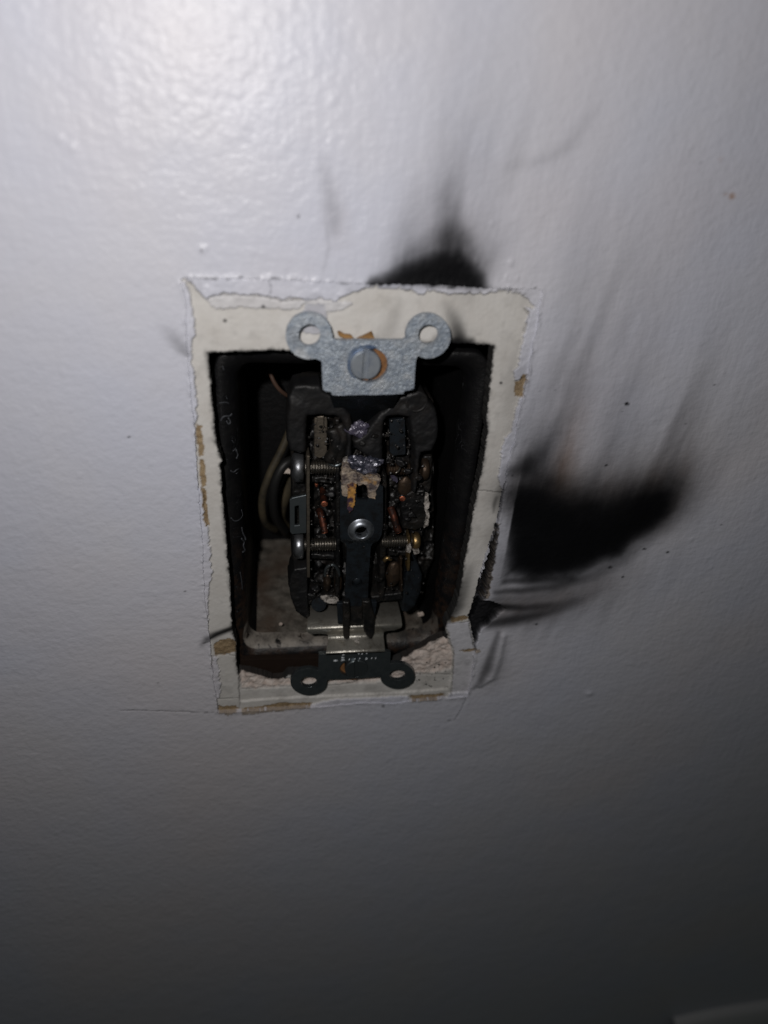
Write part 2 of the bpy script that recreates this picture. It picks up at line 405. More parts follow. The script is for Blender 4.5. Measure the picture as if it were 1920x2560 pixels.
def bend(pts, r=.7, n=4):
    """round the corners of a (y, z, xl, xr) profile"""
    out = [pts[0]]
    for i in range(1, len(pts)-1):
        p0, p1, p2 = (np.array(q, float) for q in pts[i-1:i+2])
        l0 = np.linalg.norm((p0-p1)[:2]); l2 = np.linalg.norm((p2-p1)[:2])
        a = p1+(p0-p1)*min(r/l0, .45); b = p1+(p2-p1)*min(r/l2, .45)
        for k in range(n+1):
            t = k/n; out.append(tuple((1-t)**2*a+2*t*(1-t)*p1+t*t*b))
    out.append(pts[-1]); return out

# ------------------------------------------------------------------ THE WALL, traced in millimetres on the wall plane
OUT = [(452,703),(461,694),(560,695),(675,697),(770,702),(870,709),(990,710),(1131,713),(1200,720),(1262,719),(1352,723),(1356,738),(1348,770),(1345,800),(1343,828),(1332,864),(1323,915),(1316,958),(1305,1005),(1294,1056),(1287,1107),(1280,1121),(1269,1164),(1263,1200),(1253,1258),(1240,1316),(1222,1370),(1207,1421),(1193,1475),(1178,1525),(1171,1543),(1178,1565),(1186,1605),(1187,1627),(1184,1663),(1178,1706),(1168,1742),(1117,1746),(1027,1753),(990,1759),(906,1757),(798,1768),(725,1771),(602,1779),(545,1782),(539,1739),(532,1688),(527,1645),(525,1600),(519,1562),(512,1500),(508,1431),(507,1374),(503,1308),(496,1236),(490,1146),(487,1074),(478,1002),(472,929),(467,871),(465,803),(465,748),(458,725)]
HOLE = [(519,882),(581,878),(650,877),(722,875),(900,864),(1060,858),(1131,857),(1197,859),(1234,866),(1231,900),(1227,937),(1222,987),(1216,1049),(1220,1081),(1211,1125),(1204,1175),(1195,1216),(1189,1247),(1178,1308),(1169,1363),(1160,1406),(1155,1446),(1146,1489),(1135,1525),(1120,1552),(1112,1570),(1120,1598),(1102,1601),(1074,1616),(1045,1634),(1019,1648),(978,1663),(950,1690),(850,1700),(760,1690),(720,1690),(707,1704),(682,1706),(653,1695),(631,1690),(597,1685),(592,1660),(590,1641),(592,1609),(581,1576),(579,1544),(577,1497),(574,1435),(568,1388),(566,1345),(561,1290),(555,1236),(553,1190),(548,1161),(554,1150),(545,1128),(539,1092),(536,1049),(530,1002),(527,958),(523,915)]
out_mm = pxpoly(OUT); hole_mm = pxpoly(HOLE, -.7)
def lin(a, b, st): return np.arange(a, b-1e-6, st)
gx = np.concatenate([lin(-320, -90, 10), lin(-90, -38, .5), lin(-38, 38, .22), lin(38, 100, .5), lin(100, 361, 9)])
gy = np.concatenate([lin(-440, -100, 10), lin(-100, -56, .5), lin(-56, 56, .22), lin(56, 110, .5), lin(110, 231, 10)])
X, Y = np.meshgrid(gx, gy)
wx = X+.28*fbm(X*.9, Y*.9, 5)+.16*fbm(X*3.1, Y*3.1, 9); wy = Y+.28*fbm(X*.9, Y*.9, 25)+.16*fbm(X*3.1, Y*3.1, 29)
sdO = sdf(out_mm, wx, wy); sdH = sdf(hole_mm, wx, wy)
nx_, ny_ = len(gx), len(gy)
idx = np.arange(nx_*ny_).reshape(ny_, nx_)
Q = np.stack([idx[:-1, :-1], idx[:-1, 1:], idx[1:, 1:], idx[1:, :-1]], -1).reshape(-1, 4)
def snap(sd, px_, py_, Fm):
    """move the grid vertices on the border between the two sides of sd onto its zero line"""
    k = sd.ravel()[Q].mean(1) > 0
    ina = np.zeros(sd.size, bool); inb = np.zeros(sd.size, bool); ina[Q[k]] = True; inb[Q[~k]] = True
    bnd = (ina & inb).reshape(sd.shape)
    gyv, gxv = np.gradient(sd, gy, gx); g2 = np.maximum(np.hypot(gxv, gyv), .6)
    s = np.clip(sd, -.35, .35)
    px_[bnd] -= (s*gxv/g2**2)[bnd]; py_[bnd] -= (s*gyv/g2**2)[bnd]
    return k
PX, PY = X.copy(), Y.copy()
outside = snap(sdO, PX, PY, Q); notopen = snap(sdH, PX, PY, Q)

def soft(poly, a, b, warp=0., ws=.3, seed=0, z=0):
    """1 inside poly fading to 0: from a (mm inside) to b (mm outside)"""
    x = X+warp*fbm(X*ws, Y*ws, seed); y = Y+warp*fbm(X*ws, Y*ws, seed+40)
    return 1-sst(-a, b, sdf(pxpoly(poly, z), x, y))
# --- soot (optical density)
soot = np.zeros(X.shape)
strk = fbm(X*.9, Y*.16, 3)                       # vertical drag
plume0 = soot.copy()
soot += 4.8*soft([(940,718),(985,702),(1022,686),(1058,670),(1095,658),(1135,656),(1168,674),(1188,700),(1194,718)], 1.8, 3.0, .5, .3, 1)
soot += 1.3*soft([(945,716),(1000,675),(1040,635),(1080,600),(1120,580),(1150,600),(1178,650),(1195,716)], 2.6, 3.6, .7, .22, 2)*(1+.25*strk)
soot += seg_stroke(pxstroke([(1140,640,44,1.1),(1128,570,42,.75),(1118,500,36,.48),(1128,430,36,.2),(1150,330,44,.06)]), X, Y)*(1+.3*strk)
soot += seg_stroke(pxstroke([(1010,650,40,.6),(1022,590,40,.42),(1035,520,38,.2),(1050,440,44,.06)]), X, Y)*(1+.3*strk)
soot += seg_stroke(pxstroke([(1200,690,26,.7),(1225,640,30,.35),(1250,600,40,.12)]), X, Y)
plume = soot-plume0
soot += seg_stroke(pxstroke([(800,360,16,.02),(812,430,18,.16),(828,510,20,.26),(836,570,18,.24)]), X, Y)
soot += seg_stroke(pxstroke([(815,560,6,.10),(822,620,5,.16),(808,678,5,.14)]), X, Y)
soot += seg_stroke(pxstroke([(1249,417,16,.04),(1365,399,15,.14),(1423,365,16,.18),(1469,301,17,.13),(1498,249,20,.03)]), X, Y)
main = [(1272,1240),(1322,1252),(1372,1274),(1449,1290),(1526,1288),(1590,1278),(1630,1268),(1650,1258),(1644,1280),(1630,1305),(1590,1342),(1546,1384),(1488,1412),(1411,1436),(1333,1442),(1274,1430)]
wx2 = X+.9*fbm(X*.22, Y*.22, 11); wy2 = Y+.9*fbm(X*.22, Y*.22, 12)
sm = sdf(pxpoly(main), wx2, wy2)
leftx = at2(1272, 1330)[0]
left_sharp = sst(-.3, .35, X-(leftx+.02*(Y-at2(1272, 1330)[1]))+.12*fbm(X*2, Y*1.2, 7))
up_ = sst(-6, 10, (Y-at2(1450, 1330)[1])+.12*(X-at2(1450, 1330)[0]))       # the upper side fades over a wider band
soot += (4.6*(1-sst(-4.4, 2.0+3.4*up_, sm))+1.2*(1-sst(-2.5, 4.2+7.0*up_, sm))+.45*(1-sst(0, 6+13*up_, sm)))*left_sharp*(1+.12*fbm(X*.4, Y*.4, 17))
soot += .55*(1-sst(-1.5, 4.5, sm))*(1-left_sharp)*(1+.6*fbm(X*1.2, Y*.5, 60))
# haze over the top of the smear, dragged upward
soot += seg_stroke(pxstroke([(1620,1272,56,1.6),(1672,1212,48,1.1),(1702,1140,44,.42),(1728,1065,42,.16),(1752,980,44,.06)]), X, Y)
soot += seg_stroke(pxstroke([(1290,1240,48,1.7),(1350,1225,56,1.25),(1430,1250,56,.8),(1520,1245,56,.6),(1610,1225,50,.6)]), X, Y)*(1+.25*strk)
soot += seg_stroke(pxstroke([(1360,1200,60,.7),(1385,1120,58,.5),(1412,1030,52,.28),(1437,940,54,.13),(1450,860,60,.04)]), X, Y)*(1+.4*fbm(X*1.1, Y*.3, 66))
soot += seg_stroke(pxstroke([(1288,1176,20,1.6),(1318,1164,28,2.3),(1346,1138,26,1.3),(1368,1100,26,.6),(1390,1050,28,.2)]), X, Y)
soot += seg_stroke(pxstroke([(1340,1255,44,1.0),(1430,1272,40,1.3),(1520,1272,40,1.2),(1600,1262,40,.9)]), X, Y)*(1+.3*fbm(X*.5, Y*.2, 71))
soot += seg_stroke(pxstroke([(1560,1240,30,.4),(1580,1150,26,.2),(1600,1060,30,.08)]), X, Y)
# tails below
soot += seg_stroke(pxstroke([(1236,1476,7,1.1),(1300,1477,10,1.7),(1391,1467,12,1.3),(1488,1440,16,.8),(1560,1400,20,.5),(1620,1350,18,.2)]), X, Y)
soot += seg_stroke(pxstroke([(1260,1452,8,1.2),(1330,1452,12,1.6),(1430,1446,12,1.1)]), X, Y)
soot += seg_stroke(pxstroke([(1240,1500,16,.5),(1330,1495,16,.55),(1430,1480,18,.4),(1520,1450,18,.15)]), X, Y)
soot += seg_stroke(pxstroke([(1245,1517,9,2.8),(1310,1520,11,1.7),(1391,1512,12,1.1),(1460,1495,16,.5),(1520,1470,18,.2)]), X, Y)
soot += seg_stroke(pxstroke([(1225,1560,14,1.7),(1290,1548,17,2.0),(1345,1538,14,1.5),(1400,1524,12,.8),(1450,1508,14,.3)]), X, Y)
soot += seg_stroke(pxstroke([(1260,1548,30,.35),(1400,1540,30,.2),(1520,1500,34,.06)]), X, Y)
fold = pxstroke([(1246,1582,6,.7),(1232,1622,8,1.0),(1217,1668,11,1.25),(1200,1704,8,1.0),(1184,1722,5,.5)])
soot += 1.25*seg_stroke(fold, X, Y)
soot += seg_stroke(pxstroke([(1245,1500,34,.30),(1340,1500,36,.34),(1450,1470,34,.22),(1560,1420,30,.08)]), X, Y)
soot += seg_stroke(pxstroke([(1236,1330,20,.35),(1240,1400,22,.45),(1236,1460,20,.5)]), X, Y)
soot += seg_stroke(pxstroke([(1262,1600,16,.12),(1248,1680,22,.22),(1230,1730,20,.1)]), X, Y)
# smudges left, cracks
soot += seg_stroke(pxstroke([(398,815,14,.06),(428,838,18,.28),(452,868,16,.5),(466,885,10,.5)]), X, Y)
soot += seg_stroke(pxstroke([(505,1612,8,.5),(518,1598,9,1.3),(545,1588,8,1.6),(580,1575,7,1.6)]), X, Y)
soot += seg_stroke(pxstroke([(1120,770,14,.25),(1138,805,18,.9),(1150,845,16,2.2),(1146,862,20,2.8)]), X, Y)  # darkens the surround right of the upper right ear
soot += seg_stroke(pxstroke([(1100,860,16,1.5),(1180,856,8,1.6)]), X, Y)
soot += seg_stroke(pxstroke([(1000,760,14,.12),(980,820,22,.25),(960,850,30,.25)]), X, Y)
soot += seg_stroke(pxstroke([(1175,1425,14,.3),(1160,1475,16,1.0),(1146,1520,16,1.6),(1128,1550,12,1.4)]), X, Y)
soot += seg_stroke(pxstroke([(1243,1248,5,.7),(1238,1265,5,.9),(1236,1285,3,.4)]), X, Y)
soot += .9*(1-sst(0, 1.1, np.abs(sdH)))*(sdO < 0)*np.clip(.4+1.3*fbm(X*.6, Y*.6, 88), 0, 2)
soot += 1.6*(1-sst(0, .35, sdH+.15*fbm(X*2, Y*2, 77)))
topline = seg_stroke(pxstroke([(452,700,1.2,.5),(470,694,1.1,.9),(675,697,1.1,.8),(870,709,1.1,.6),(990,710,2.2,2.5),(1200,719,2.2,1.6),(1352,723,1.3,.5)]), wx, wy)
soot += topline
rnd = random.Random(4)
for (sx_, sy_, sr, ss) in [(322,1092,1.7,1.5),(745,540,2,1.2),(503,625,2,.8),(1565,1008,2.4,3),(1567,1010,3,2),(1752,410,2,1),(1515,1163,2,2.2),(395,1707,2,.7),(462,1478,1.6,1.2),(1668,1380,2,3),(1610,1372,2.2,2.4),(1556,1442,1.8,2.8),(561,804,3,2.5),(657,768,3,2.2),(1254,960,2.2,2.2),(957,1765,3,1.4),(1524,1418,3,2.2),(1340,1560,2.2,2)]:
    soot += seg_stroke([(*at2(sx_, sy_), sr*pxs(sx_, sy_), ss), (*at2(sx_+2, sy_+1), sr*pxs(sx_, sy_), ss)], X, Y)
for _ in range(10):
    a_, b_ = rnd.uniform(1240, 1860), rnd.uniform(900, 1620)
    soot += seg_stroke([(*at2(a_, b_), .12+.12*rnd.random(), rnd.uniform(.4, 1.2)), (*at2(a_+1.5, b_+1), .12, .6)], X, Y)
soot += .5*np.clip(fbm(X*.35, Y*.5, 301)-.1, 0, 1)*(sdO < 0)*sst(-36, -44, Y)
soot = np.maximum(soot, 0)
# faint smoke veils dragged up the wall
veil = np.zeros(X.shape)
for ln in ([(1330,1180,60,.22),(1400,1000,70,.20),(1450,820,80,.14),(1480,640,90,.08),(1500,460,90,.03)], [(1480,1250,60,.30),(1530,1120,60,.20),(1570,980,64,.13),(1600,820,70,.08),(1620,660,80,.03)],
           [(1600,1240,60,.35),(1660,1120,60,.26),(1710,1010,60,.16),(1760,900,60,.08),(1800,780,60,.03)], [(1180,700,50,.20),(1220,600,60,.16),(1260,500,70,.12),(1300,380,80,.08),(1340,240,90,.03)],
           [(1130,560,60,.16),(1150,430,70,.14),(1160,300,80,.10),(1180,160,90,.05),(1190,40,90,.03)], [(1290,900,40,.10),(1300,1000,40,.14),(1300,1100,36,.18)], [(1700,1260,50,.16),(1800,1130,60,.12),(1880,1000,60,.06)],
           [(1350,1560,60,.14),(1500,1520,70,.12),(1650,1420,70,.08)]):
    veil += seg_stroke(pxstroke(ln), X, Y)
soot += 1.45*veil*np.clip(1+1.3*fbm(X*.35-.06*Y, Y*.06, 401, 5), 0, 3)
# --- scorch and brown haze
scorch = seg_stroke(pxstroke([(1392,1240,28,.25),(1400,1195,28,.42),(1412,1150,30,.46),(1424,1095,32,.28),(1440,1030,38,.13),(1452,960,44,.04)]), X, Y)*(.9+.3*fbm(X*.8, Y*.3, 21))
scorch += seg_stroke(pxstroke([(1828,489,5,.9),(1832,492,5,.9)]), X, Y)+seg_stroke(pxstroke([(1800,398,3,.4),(1802,400,3,.4)]), X, Y)+seg_stroke(pxstroke([(1812,485,2.5,.6),(1813,486,2.5,.6)]), X, Y)
haze = seg_stroke(pxstroke([(1420,1180,110,.20),(1500,950,140,.16),(1640,700,150,.13),(1780,520,140,.10),(1840,350,120,.05)]), X, Y)
haze += seg_stroke(pxstroke([(1640,1250,80,.5),(1690,1180,70,.4),(1720,1080,60,.2)]), X, Y)+seg_stroke(pxstroke([(1330,1210,60,.4),(1450,1240,80,.45),(1600,1240,80,.4)]), X, Y)
haze += seg_stroke(pxstroke([(1260,1520,50,.5),(1340,1515,50,.5),(1450,1490,50,.35),(1560,1430,50,.15)]), X, Y)
haze += seg_stroke(pxstroke([(828,420,30,.05),(838,540,34,.16),(840,600,30,.10)]), X, Y)
haze += seg_stroke(pxstroke([(1100,560,90,.16),(1120,440,80,.07)]), X, Y)
haze = np.clip(haze*(.8+.6*fbm(X*.25, Y*.12, 33)), 0, .6)
# --- layers
old = (sdO < 0).astype(float)
top_left = [(452,690),(675,692),(990,705),(1130,708),(1100,716),(1060,735),(1000,722),(930,716),(868,735),(840,752),(800,748),(770,752),(740,743),(700,748),(665,741),(640,736),(600,737),(560,733),(535,737),(519,748),(500,735),(485,715)]
top_rag = [(519,748),(535,737),(600,737),(665,741),(700,748),(770,752),(800,750),(880,757),(882,762),(850,775),(820,780),(812,762),(755,760),(742,774),(700,774),(655,772),(600,765),(560,775),(530,765)]
top_right = [(1130,700),(1352,716),(1362,740),(1350,772),(1338,770),(1318,745),(1300,731),(1262,725),(1205,735),(1160,733),(1120,736),(1080,724)]
right_band = [(1352,760),(1348,835),(1335,870),(1322,930),(1308,945),(1290,950),(1282,930),(1296,915),(1300,880),(1308,845),(1315,820),(1318,800),(1322,775),(1312,768),(1330,772)]
right_low = [(1318,985),(1300,1060),(1290,1130),(1272,1200),(1262,1230),(1250,1215),(1246,1200),(1250,1165),(1255,1120),(1262,1095),(1278,1080),(1288,1030),(1300,990)]
left_band = [(455,700),(470,720),(478,760),(486,800),(490,832),(482,850),(476,880),(484,930),(492,1010),(492,1060),(480,1060),(470,930),(460,800)]
left_low = [(500,1215),(508,1240),(510,1300),(520,1320),(527,1400),(530,1440),(522,1470),(520,1560),(505,1560),(498,1400),(490,1230)]
bot_band = [(835,1748),(900,1745),(960,1742),(1020,1740),(1030,1760),(900,1765),(780,1772),(770,1764)]
lb2 = [(530,1640),(542,1640),(552,1720),(548,1745),(535,1745)]
rb2 = [(1120,1735),(1170,1730),(1170,1750),(1110,1752)]
ragx, ragy = wx+.35*fbm(X*1.3, Y*1.3, 70), wy+.35*fbm(X*1.3, Y*1.3, 71)
def hard(poly, e=.12): return 1-sst(-e, e, sdf(pxpoly(poly, -.5), ragx, ragy))
left_over = np.zeros(X.shape)
rag_ = hard(top_rag)
for pl_ in (top_left, top_rag, top_right, right_band, right_low, left_band, left_low, bot_band, lb2, rb2): left_over = np.maximum(left_over, hard(pl_))
gray_patch = hard([(742,790),(757,775),(768,760),(812,760),(816,790),(830,830),(790,835),(750,830)])
paper = np.zeros(X.shape)
for pl_ in ([(490,1062),(503,1068),(506,1095),(511,1125),(509,1140),(498,1142),(492,1110)], [(497,1150),(509,1152),(513,1180),(515,1215),(505,1222),(499,1190)], [(503,1220),(514,1225),(517,1260),(522,1300),(524,1314),(512,1316),(507,1270)],
            [(1305,932),(1318,934),(1312,960),(1306,990),(1287,993),(1289,955),(1300,955)], [(546,1766),(560,1768),(590,1766),(598,1775),(570,1784),(548,1780)], [(603,1772),(640,1770),(700,1760),(780,1758),(775,1766),(720,1772),(650,1779),(605,1784)],
            [(1025,1740),(1060,1739),(1110,1735),(1112,1744),(1060,1750),(1030,1752)], [(533,1615),(552,1600),(575,1598),(592,1605),(590,1630),(560,1640),(537,1640)], [(1124,1545),(1165,1541),(1172,1548),(1160,1552),(1130,1560)], [(1150,1628),(1175,1624),(1200,1619),(1198,1627),(1165,1633)],
            [(1228,1348),(1236,1352),(1232,1390),(1226,1440),(1218,1490),(1208,1494),(1216,1440),(1222,1390)]):
    paper = np.maximum(paper, hard(pl_))
plas = hard([(597,1684),(640,1688),(682,1705),(760,1700),(850,1705),(960,1685),(1020,1645),(1074,1612),(1104,1598),(1122,1602),(1134,1640),(1130,1678),(1080,1690),(1045,1690),(940,1712),(760,1716),(700,1724),(640,1728),(604,1726)], .3)*(sdO < 0)
ledge = 1-sst(-.15, .15, sdf(pxpoly([(598,1660),(598,1760),(700,1752),(850,1745),(1000,1738),(1120,1728),(1133,1690),(1137,1630),(1120,1590),(1000,1640),(700,1690)]), wx, wy))
low_left = hard([(528,1640),(590,1642),(597,1700),(597,1784),(540,1784)])
low_right = hard([(1112,1560),(1172,1556),(1190,1640),(1170,1745),(1130,1740),(1137,1630)])
# --- heights
nz1 = fbm(X*1.5, Y*1.5, 50, 4)
hW = .32*(1-sst(0, .9, sdO))*(.5+1.0*fbm(X*.9, Y*.9, 51))+.05*nz1*(sdO < 3)
hW = hW+.9*seg_stroke(pxstroke([(1268,1260,26,.3),(1252,1380,26,1.0),(1232,1480,26,1.0)]), X, Y)
hW = hW+1.1*seg_stroke(pxstroke([(1256,1590,9,.7),(1243,1640,14,1),(1226,1690,14,1),(1200,1712,8,.5)]), X, Y)
for bx_, by_, br, bh in [(1276,655,6,.35),(1228,560,5,.2),(503,623,7,.35),(515,618,5,.25),(160,358,14,-.5),(148,345,8,.3),(180,368,8,.3),(1160,600,5,.25),(1175,625,6,.3),(1150,655,6,.3),(1190,655,5,.3),(590,975,7,.12),(1472,1732,6,.4),(597,2290,12,.5),(30,2520,10,.5)]:
    hW = hW+seg_stroke([(*at2(bx_, by_), br*pxs(bx_, by_), bh), (*at2(bx_+3, by_+1), br*pxs(bx_, by_), bh)], X, Y)
ring_d = sdf(pxpoly([(1262,694),(1268,688),(1285,687),(1296,693),(1292,700),(1270,700)]), X, Y)
hW = hW+.22*np.exp(-(ring_d/.22)**2)
cr = np.zeros(X.shape)
for ln in ([(301,1776),(420,1778),(545,1783)], [(1166,1745),(1150,1780),(1138,1800)], [(1138,1798),(1112,1806)], [(510,1610),(535,1597)]):
    cr = np.maximum(cr, np.exp(-(sdf(pxpoly(ln), wx, wy, False)/.13)**2))
hW = hW-.25*cr
pit = hard([(1180,1530),(1196,1502),(1222,1497),(1245,1510),(1262,1519),(1245,1532),(1230,1548),(1214,1563),(1200,1572),(1192,1600),(1186,1608),(1180,1575),(1172,1545)])
gap = hard([(1244,1310),(1236,1350),(1226,1400),(1214,1450),(1204,1490),(1196,1530),(1186,1550),(1165,1548),(1180,1500),(1200,1440),(1222,1370)], .08)
slit = np.exp(-(np.minimum(sdf(pxpoly([(1262,1205),(1253,1258),(1240,1316),(1222,1370)]), wx, wy, False), sdf(pxpoly([(1174,1545),(1184,1580),(1190,1628)]), wx, wy, False))/.22)**2)
hW = hW-2.6*np.maximum(pit*.8, np.maximum(gap, slit*.5))+.35*pit*nz1
rough_edge = hard([(1247,1305),(1234,1390),(1219,1470),(1204,1500),(1190,1490),(1215,1400),(1238,1310)], .2)
hW = hW+.25*rough_edge*fbm(X*4, Y*4, 81)
soot = soot+4*pit*(sdO > 0)+2.2*gap*(sdO > 0)+1.5*slit*(sdO > 0)+2.6*rough_edge*(.75+fbm(X*2.5, Y*2.5, 82))
paper_w = np.where(sdO > 0, np.maximum(paper*.7, .7*rough_edge*(1-sst(-.1, .3, fbm(X*2.2, Y*2.2, 83)))), paper)
soot = soot*(1-.25*paper_w)+.8*cr
hR = -.75+.05*nz1+.46*left_over*(1+.35*fbm(X*.8, Y*.8, 90))-.22*rag_*(1-hard(top_left))-.25*paper*(1+nz1)-.55*ledge-plas*(.8+1.1*fbm(X*.5, Y*.5, 91, 6))-.15*low_left
hR = hR+.12*low_left
cr2 = np.zeros(X.shape)
for ln in ([(597,1640),(597,1700),(600,1782)], [(1137,1627),(1132,1690),(1128,1742)], [(510,1610),(540,1590),(582,1574)], [(519,748),(535,737),(600,737),(665,742),(705,752),(770,747)], [(675,697),(677,735)], [(530,1640),(560,1636),(592,1640)],
           [(604,1727),(700,1722),(850,1716),(960,1702),(1045,1690),(1130,1690)], [(1190,1226),(1262,1232)], [(1120,1560),(1172,1556)], [(545,1748),(600,1745)], [(1312,770),(1322,790),(1310,830)], [(1172,1553),(1180,1600),(1187,1627)]):
    cr2 = np.maximum(cr2, np.exp(-(sdf(pxpoly(ln, -.7), wx, wy, False)/.13)**2))
hR = hR-.3*cr2; sootR = soot-plume*(1-.12*sst(-1.2, -.1, sdO))+.7*cr2+1.2*seg_stroke(pxstroke([(515,1608,5,.9),(540,1592,6,1.5),(582,1576,6,1.5)]), X, Y)
sootR = sootR+.25*gray_patch+.15*sst(.1, .8, fbm(X*.5, Y*.5, 95))
old_r = old*(1-left_over)*(1-.8*gray_patch)*(1-low_right*.75)
old_r = np.clip(np.maximum(old_r, .6*rag_*(1-hard(top_left))), 0, 1)

def sheet(name, keep, H, soot_, old_, paper_, plas_, skirt, skirt_shade, parent=None):
    q = Q[keep]; used = np.zeros(X.size, bool); used[q] = True; rm = np.cumsum(used)-1
    co = np.stack([PX.ravel(), -H.ravel(), PY.ravel()], 1)[used]; q = rm[q]; n = len(co)
    e = np.concatenate([q[:, [0, 1]], q[:, [1, 2]], q[:, [2, 3]], q[:, [3, 0]]])
    k1 = e[:, 0].astype(np.int64)*n+e[:, 1]; k2 = e[:, 1].astype(np.int64)*n+e[:, 0]
    be = e[~np.isin(k1, k2)]
    border = np.zeros(X.shape, bool); border[0] = border[-1] = True; border[:, 0] = border[:, -1] = True; bu = border.ravel()[used]
    be = be[~(bu[be[:, 0]] & bu[be[:, 1]])]
    bv = np.unique(be); mp_ = -np.ones(n, int); mp_[bv] = n+np.arange(len(bv)); tp_ = -np.ones(n, int); tp_[bv] = n+len(bv)+np.arange(len(bv))
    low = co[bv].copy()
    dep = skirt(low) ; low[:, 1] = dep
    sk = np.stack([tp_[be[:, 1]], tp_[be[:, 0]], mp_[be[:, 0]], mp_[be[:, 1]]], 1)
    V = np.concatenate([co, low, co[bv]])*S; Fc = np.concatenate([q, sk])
    me = bpy.data.meshes.new(name); me.vertices.add(len(V)); me.vertices.foreach_set('co', V.ravel().astype(np.float32))
    me.loops.add(Fc.size); me.loops.foreach_set('vertex_index', Fc.ravel().astype(np.int32))
    me.polygons.add(len(Fc)); me.polygons.foreach_set('loop_start', np.arange(0, Fc.size, 4, dtype=np.int32))
    me.update(calc_edges=True)
    sm_ = np.ones(len(Fc), bool); me.polygons.foreach_set('use_smooth', sm_)
    def vals(a, low_): a = a.ravel()[used]; return np.concatenate([a, low_(a[bv]), low_(a[bv])])
    one = lambda v: np.full(len(v), skirt_shade) if skirt_shade is not None else v
    keepv = lambda v: v
    A = me.attributes.new('marks', 'FLOAT_COLOR', 'POINT')
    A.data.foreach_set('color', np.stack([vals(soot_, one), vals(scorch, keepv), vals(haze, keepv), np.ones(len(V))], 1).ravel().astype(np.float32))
    A = me.attributes.new('layer', 'FLOAT_COLOR', 'POINT')
    A.data.foreach_set('color', np.stack([vals(old_, keepv), vals(paper_, keepv), vals(plas_, keepv), np.ones(len(V))], 1).ravel().astype(np.float32))
    me.validate()
    return link(name, me, M['wall'], parent)
wall = sheet('wall', outside, hW, soot, np.zeros(X.shape), paper_w*(sdO > 0), np.zeros(X.shape), lambda l: np.full(len(l), 1.6), None)
wall['kind'] = 'structure'
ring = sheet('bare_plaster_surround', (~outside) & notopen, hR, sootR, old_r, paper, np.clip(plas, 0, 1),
             lambda l: np.where(np.hypot(l[:, 0], 0) < 1e9, np.where(sdf(out_mm, l[:, 0], l[:, 2]) > -.5, 1.7, 4.2), 0), 3.0, wall)  # sides of the opening blackened in the colour to read as shadow
ring['label'] = 'cream old paint and plaster laid bare where the cover plate sat'

# rounded white ledge that cuts the bottom right corner of the photo
t_ = [at(1690, 2572, 4), at(1800, 2548, 4), at(1925, 2528, 4), at(2100, 2505, 4)]
bm = bmesh.new()
prev = None
for q in catmull(t_, 6):
    rw = [bm.verts.new((q[0]+dx, q[1]+dy, z)) for dx, dy, z in ((0, 2, -1), (0, 1.5, 2.5), (0, 0, 4), (2, -14, 5), (4, -60, 5))]
    if prev:
        for a, b, c, d in zip(prev[:-1], prev[1:], rw[1:], rw[:-1]): bm.faces.new((a, b, c, d))
    prev = rw
o = add('baseboard', bm, M['trim'], None, True); o['kind'] = 'structure'

# ------------------------------------------------------------------ WALL BOX
BC = (-.7, -1.7)
def rrect(hw, hh, r, n=7):
    out = []
    for cx, cy, a0 in ((hw-r, hh-r, 0), (-hw+r, hh-r, 90), (-hw+r, -hh+r, 180), (hw-r, -hh+r, 270)):
        for i in range(n+1):
            a = math.radians(a0+90*i/n); out.append((BC[0]+cx+r*math.cos(a), BC[1]+cy+r*math.sin(a)))
    return out
def loft(levels, bm=None):
    bm = bm or bmesh.new(); rings = [[bm.verts.new((x, y, z)) for x, y in rrect(hw, hh, r)] for hw, hh, r, z in levels]
    for a, b in zip(rings[:-1], rings[1:]):
        n = len(a)
        for k in range(n): bm.faces.new((a[k], a[(k+1) % n], b[(k+1) % n], b[k]))
    return bm
box = thing('wall_box', 'soot blackened metal wall box behind the cut opening with plaster smeared lip', 'electrical box', (BC[0], BC[1], -8))
o = add('box_rim', loft([(30.0, 43.6, 5, -12), (30.0, 43.6, 5, -7.4), (29.7, 43.3, 5, -7.0), (28.2, 41.6, 4.5, -7.4), (26.4, 39.7, 4, -9.0), (25.6, 38.9, 3.8, -11.2), (25.5, 38.8, 3.6, -13)]), M['rim'], box, True, .12, .35)
HWB, HHB = 25.5, 37.8
bm = bmesh.new()
L0 = [(25.5, 38.8, 3.6, -13), (25.3, 38.6, 3.4, -30), (25.0, 38.4, 3.2, -58)]
bm = loft(L0)
dele = [f for f in bm.faces if f.calc_center_median().y < BC[1]-38.2]
bmesh.ops.delete(bm, geom=dele, context='FACES')
o = add('side_walls', bm, M['boxin'], box)
bm = bmesh.new(); vs_ = [bm.verts.new(q) for q in ((BC[0]-25.4, BC[1]-38.9, -11.4), (BC[0]+25.4, BC[1]-38.9, -11.4), (BC[0]+25.4, BC[1]-38.2, -58), (BC[0]-25.4, BC[1]-38.2, -58))]; bm.faces.new(vs_)
bmesh.ops.subdivide_edges(bm, edges=bm.edges[:], cuts=40, use_grid_fill=True)
for v in bm.verts: v.co.y += .35*mnoise.noise(v.co*.35)+.15*mnoise.noise(v.co*1.3)
o = add('box_floor', bm, M['floor'], box, True); o['label'] = 'gritty grey dusty box floor'
bm = bmesh.new(); vs_ = [bm.verts.new((x, y, -58.0)) for x, y in rrect(25.2, 38.5, 3)]; bm.faces.new(vs_)
add('back_panel', bm, M['boxin'], box)
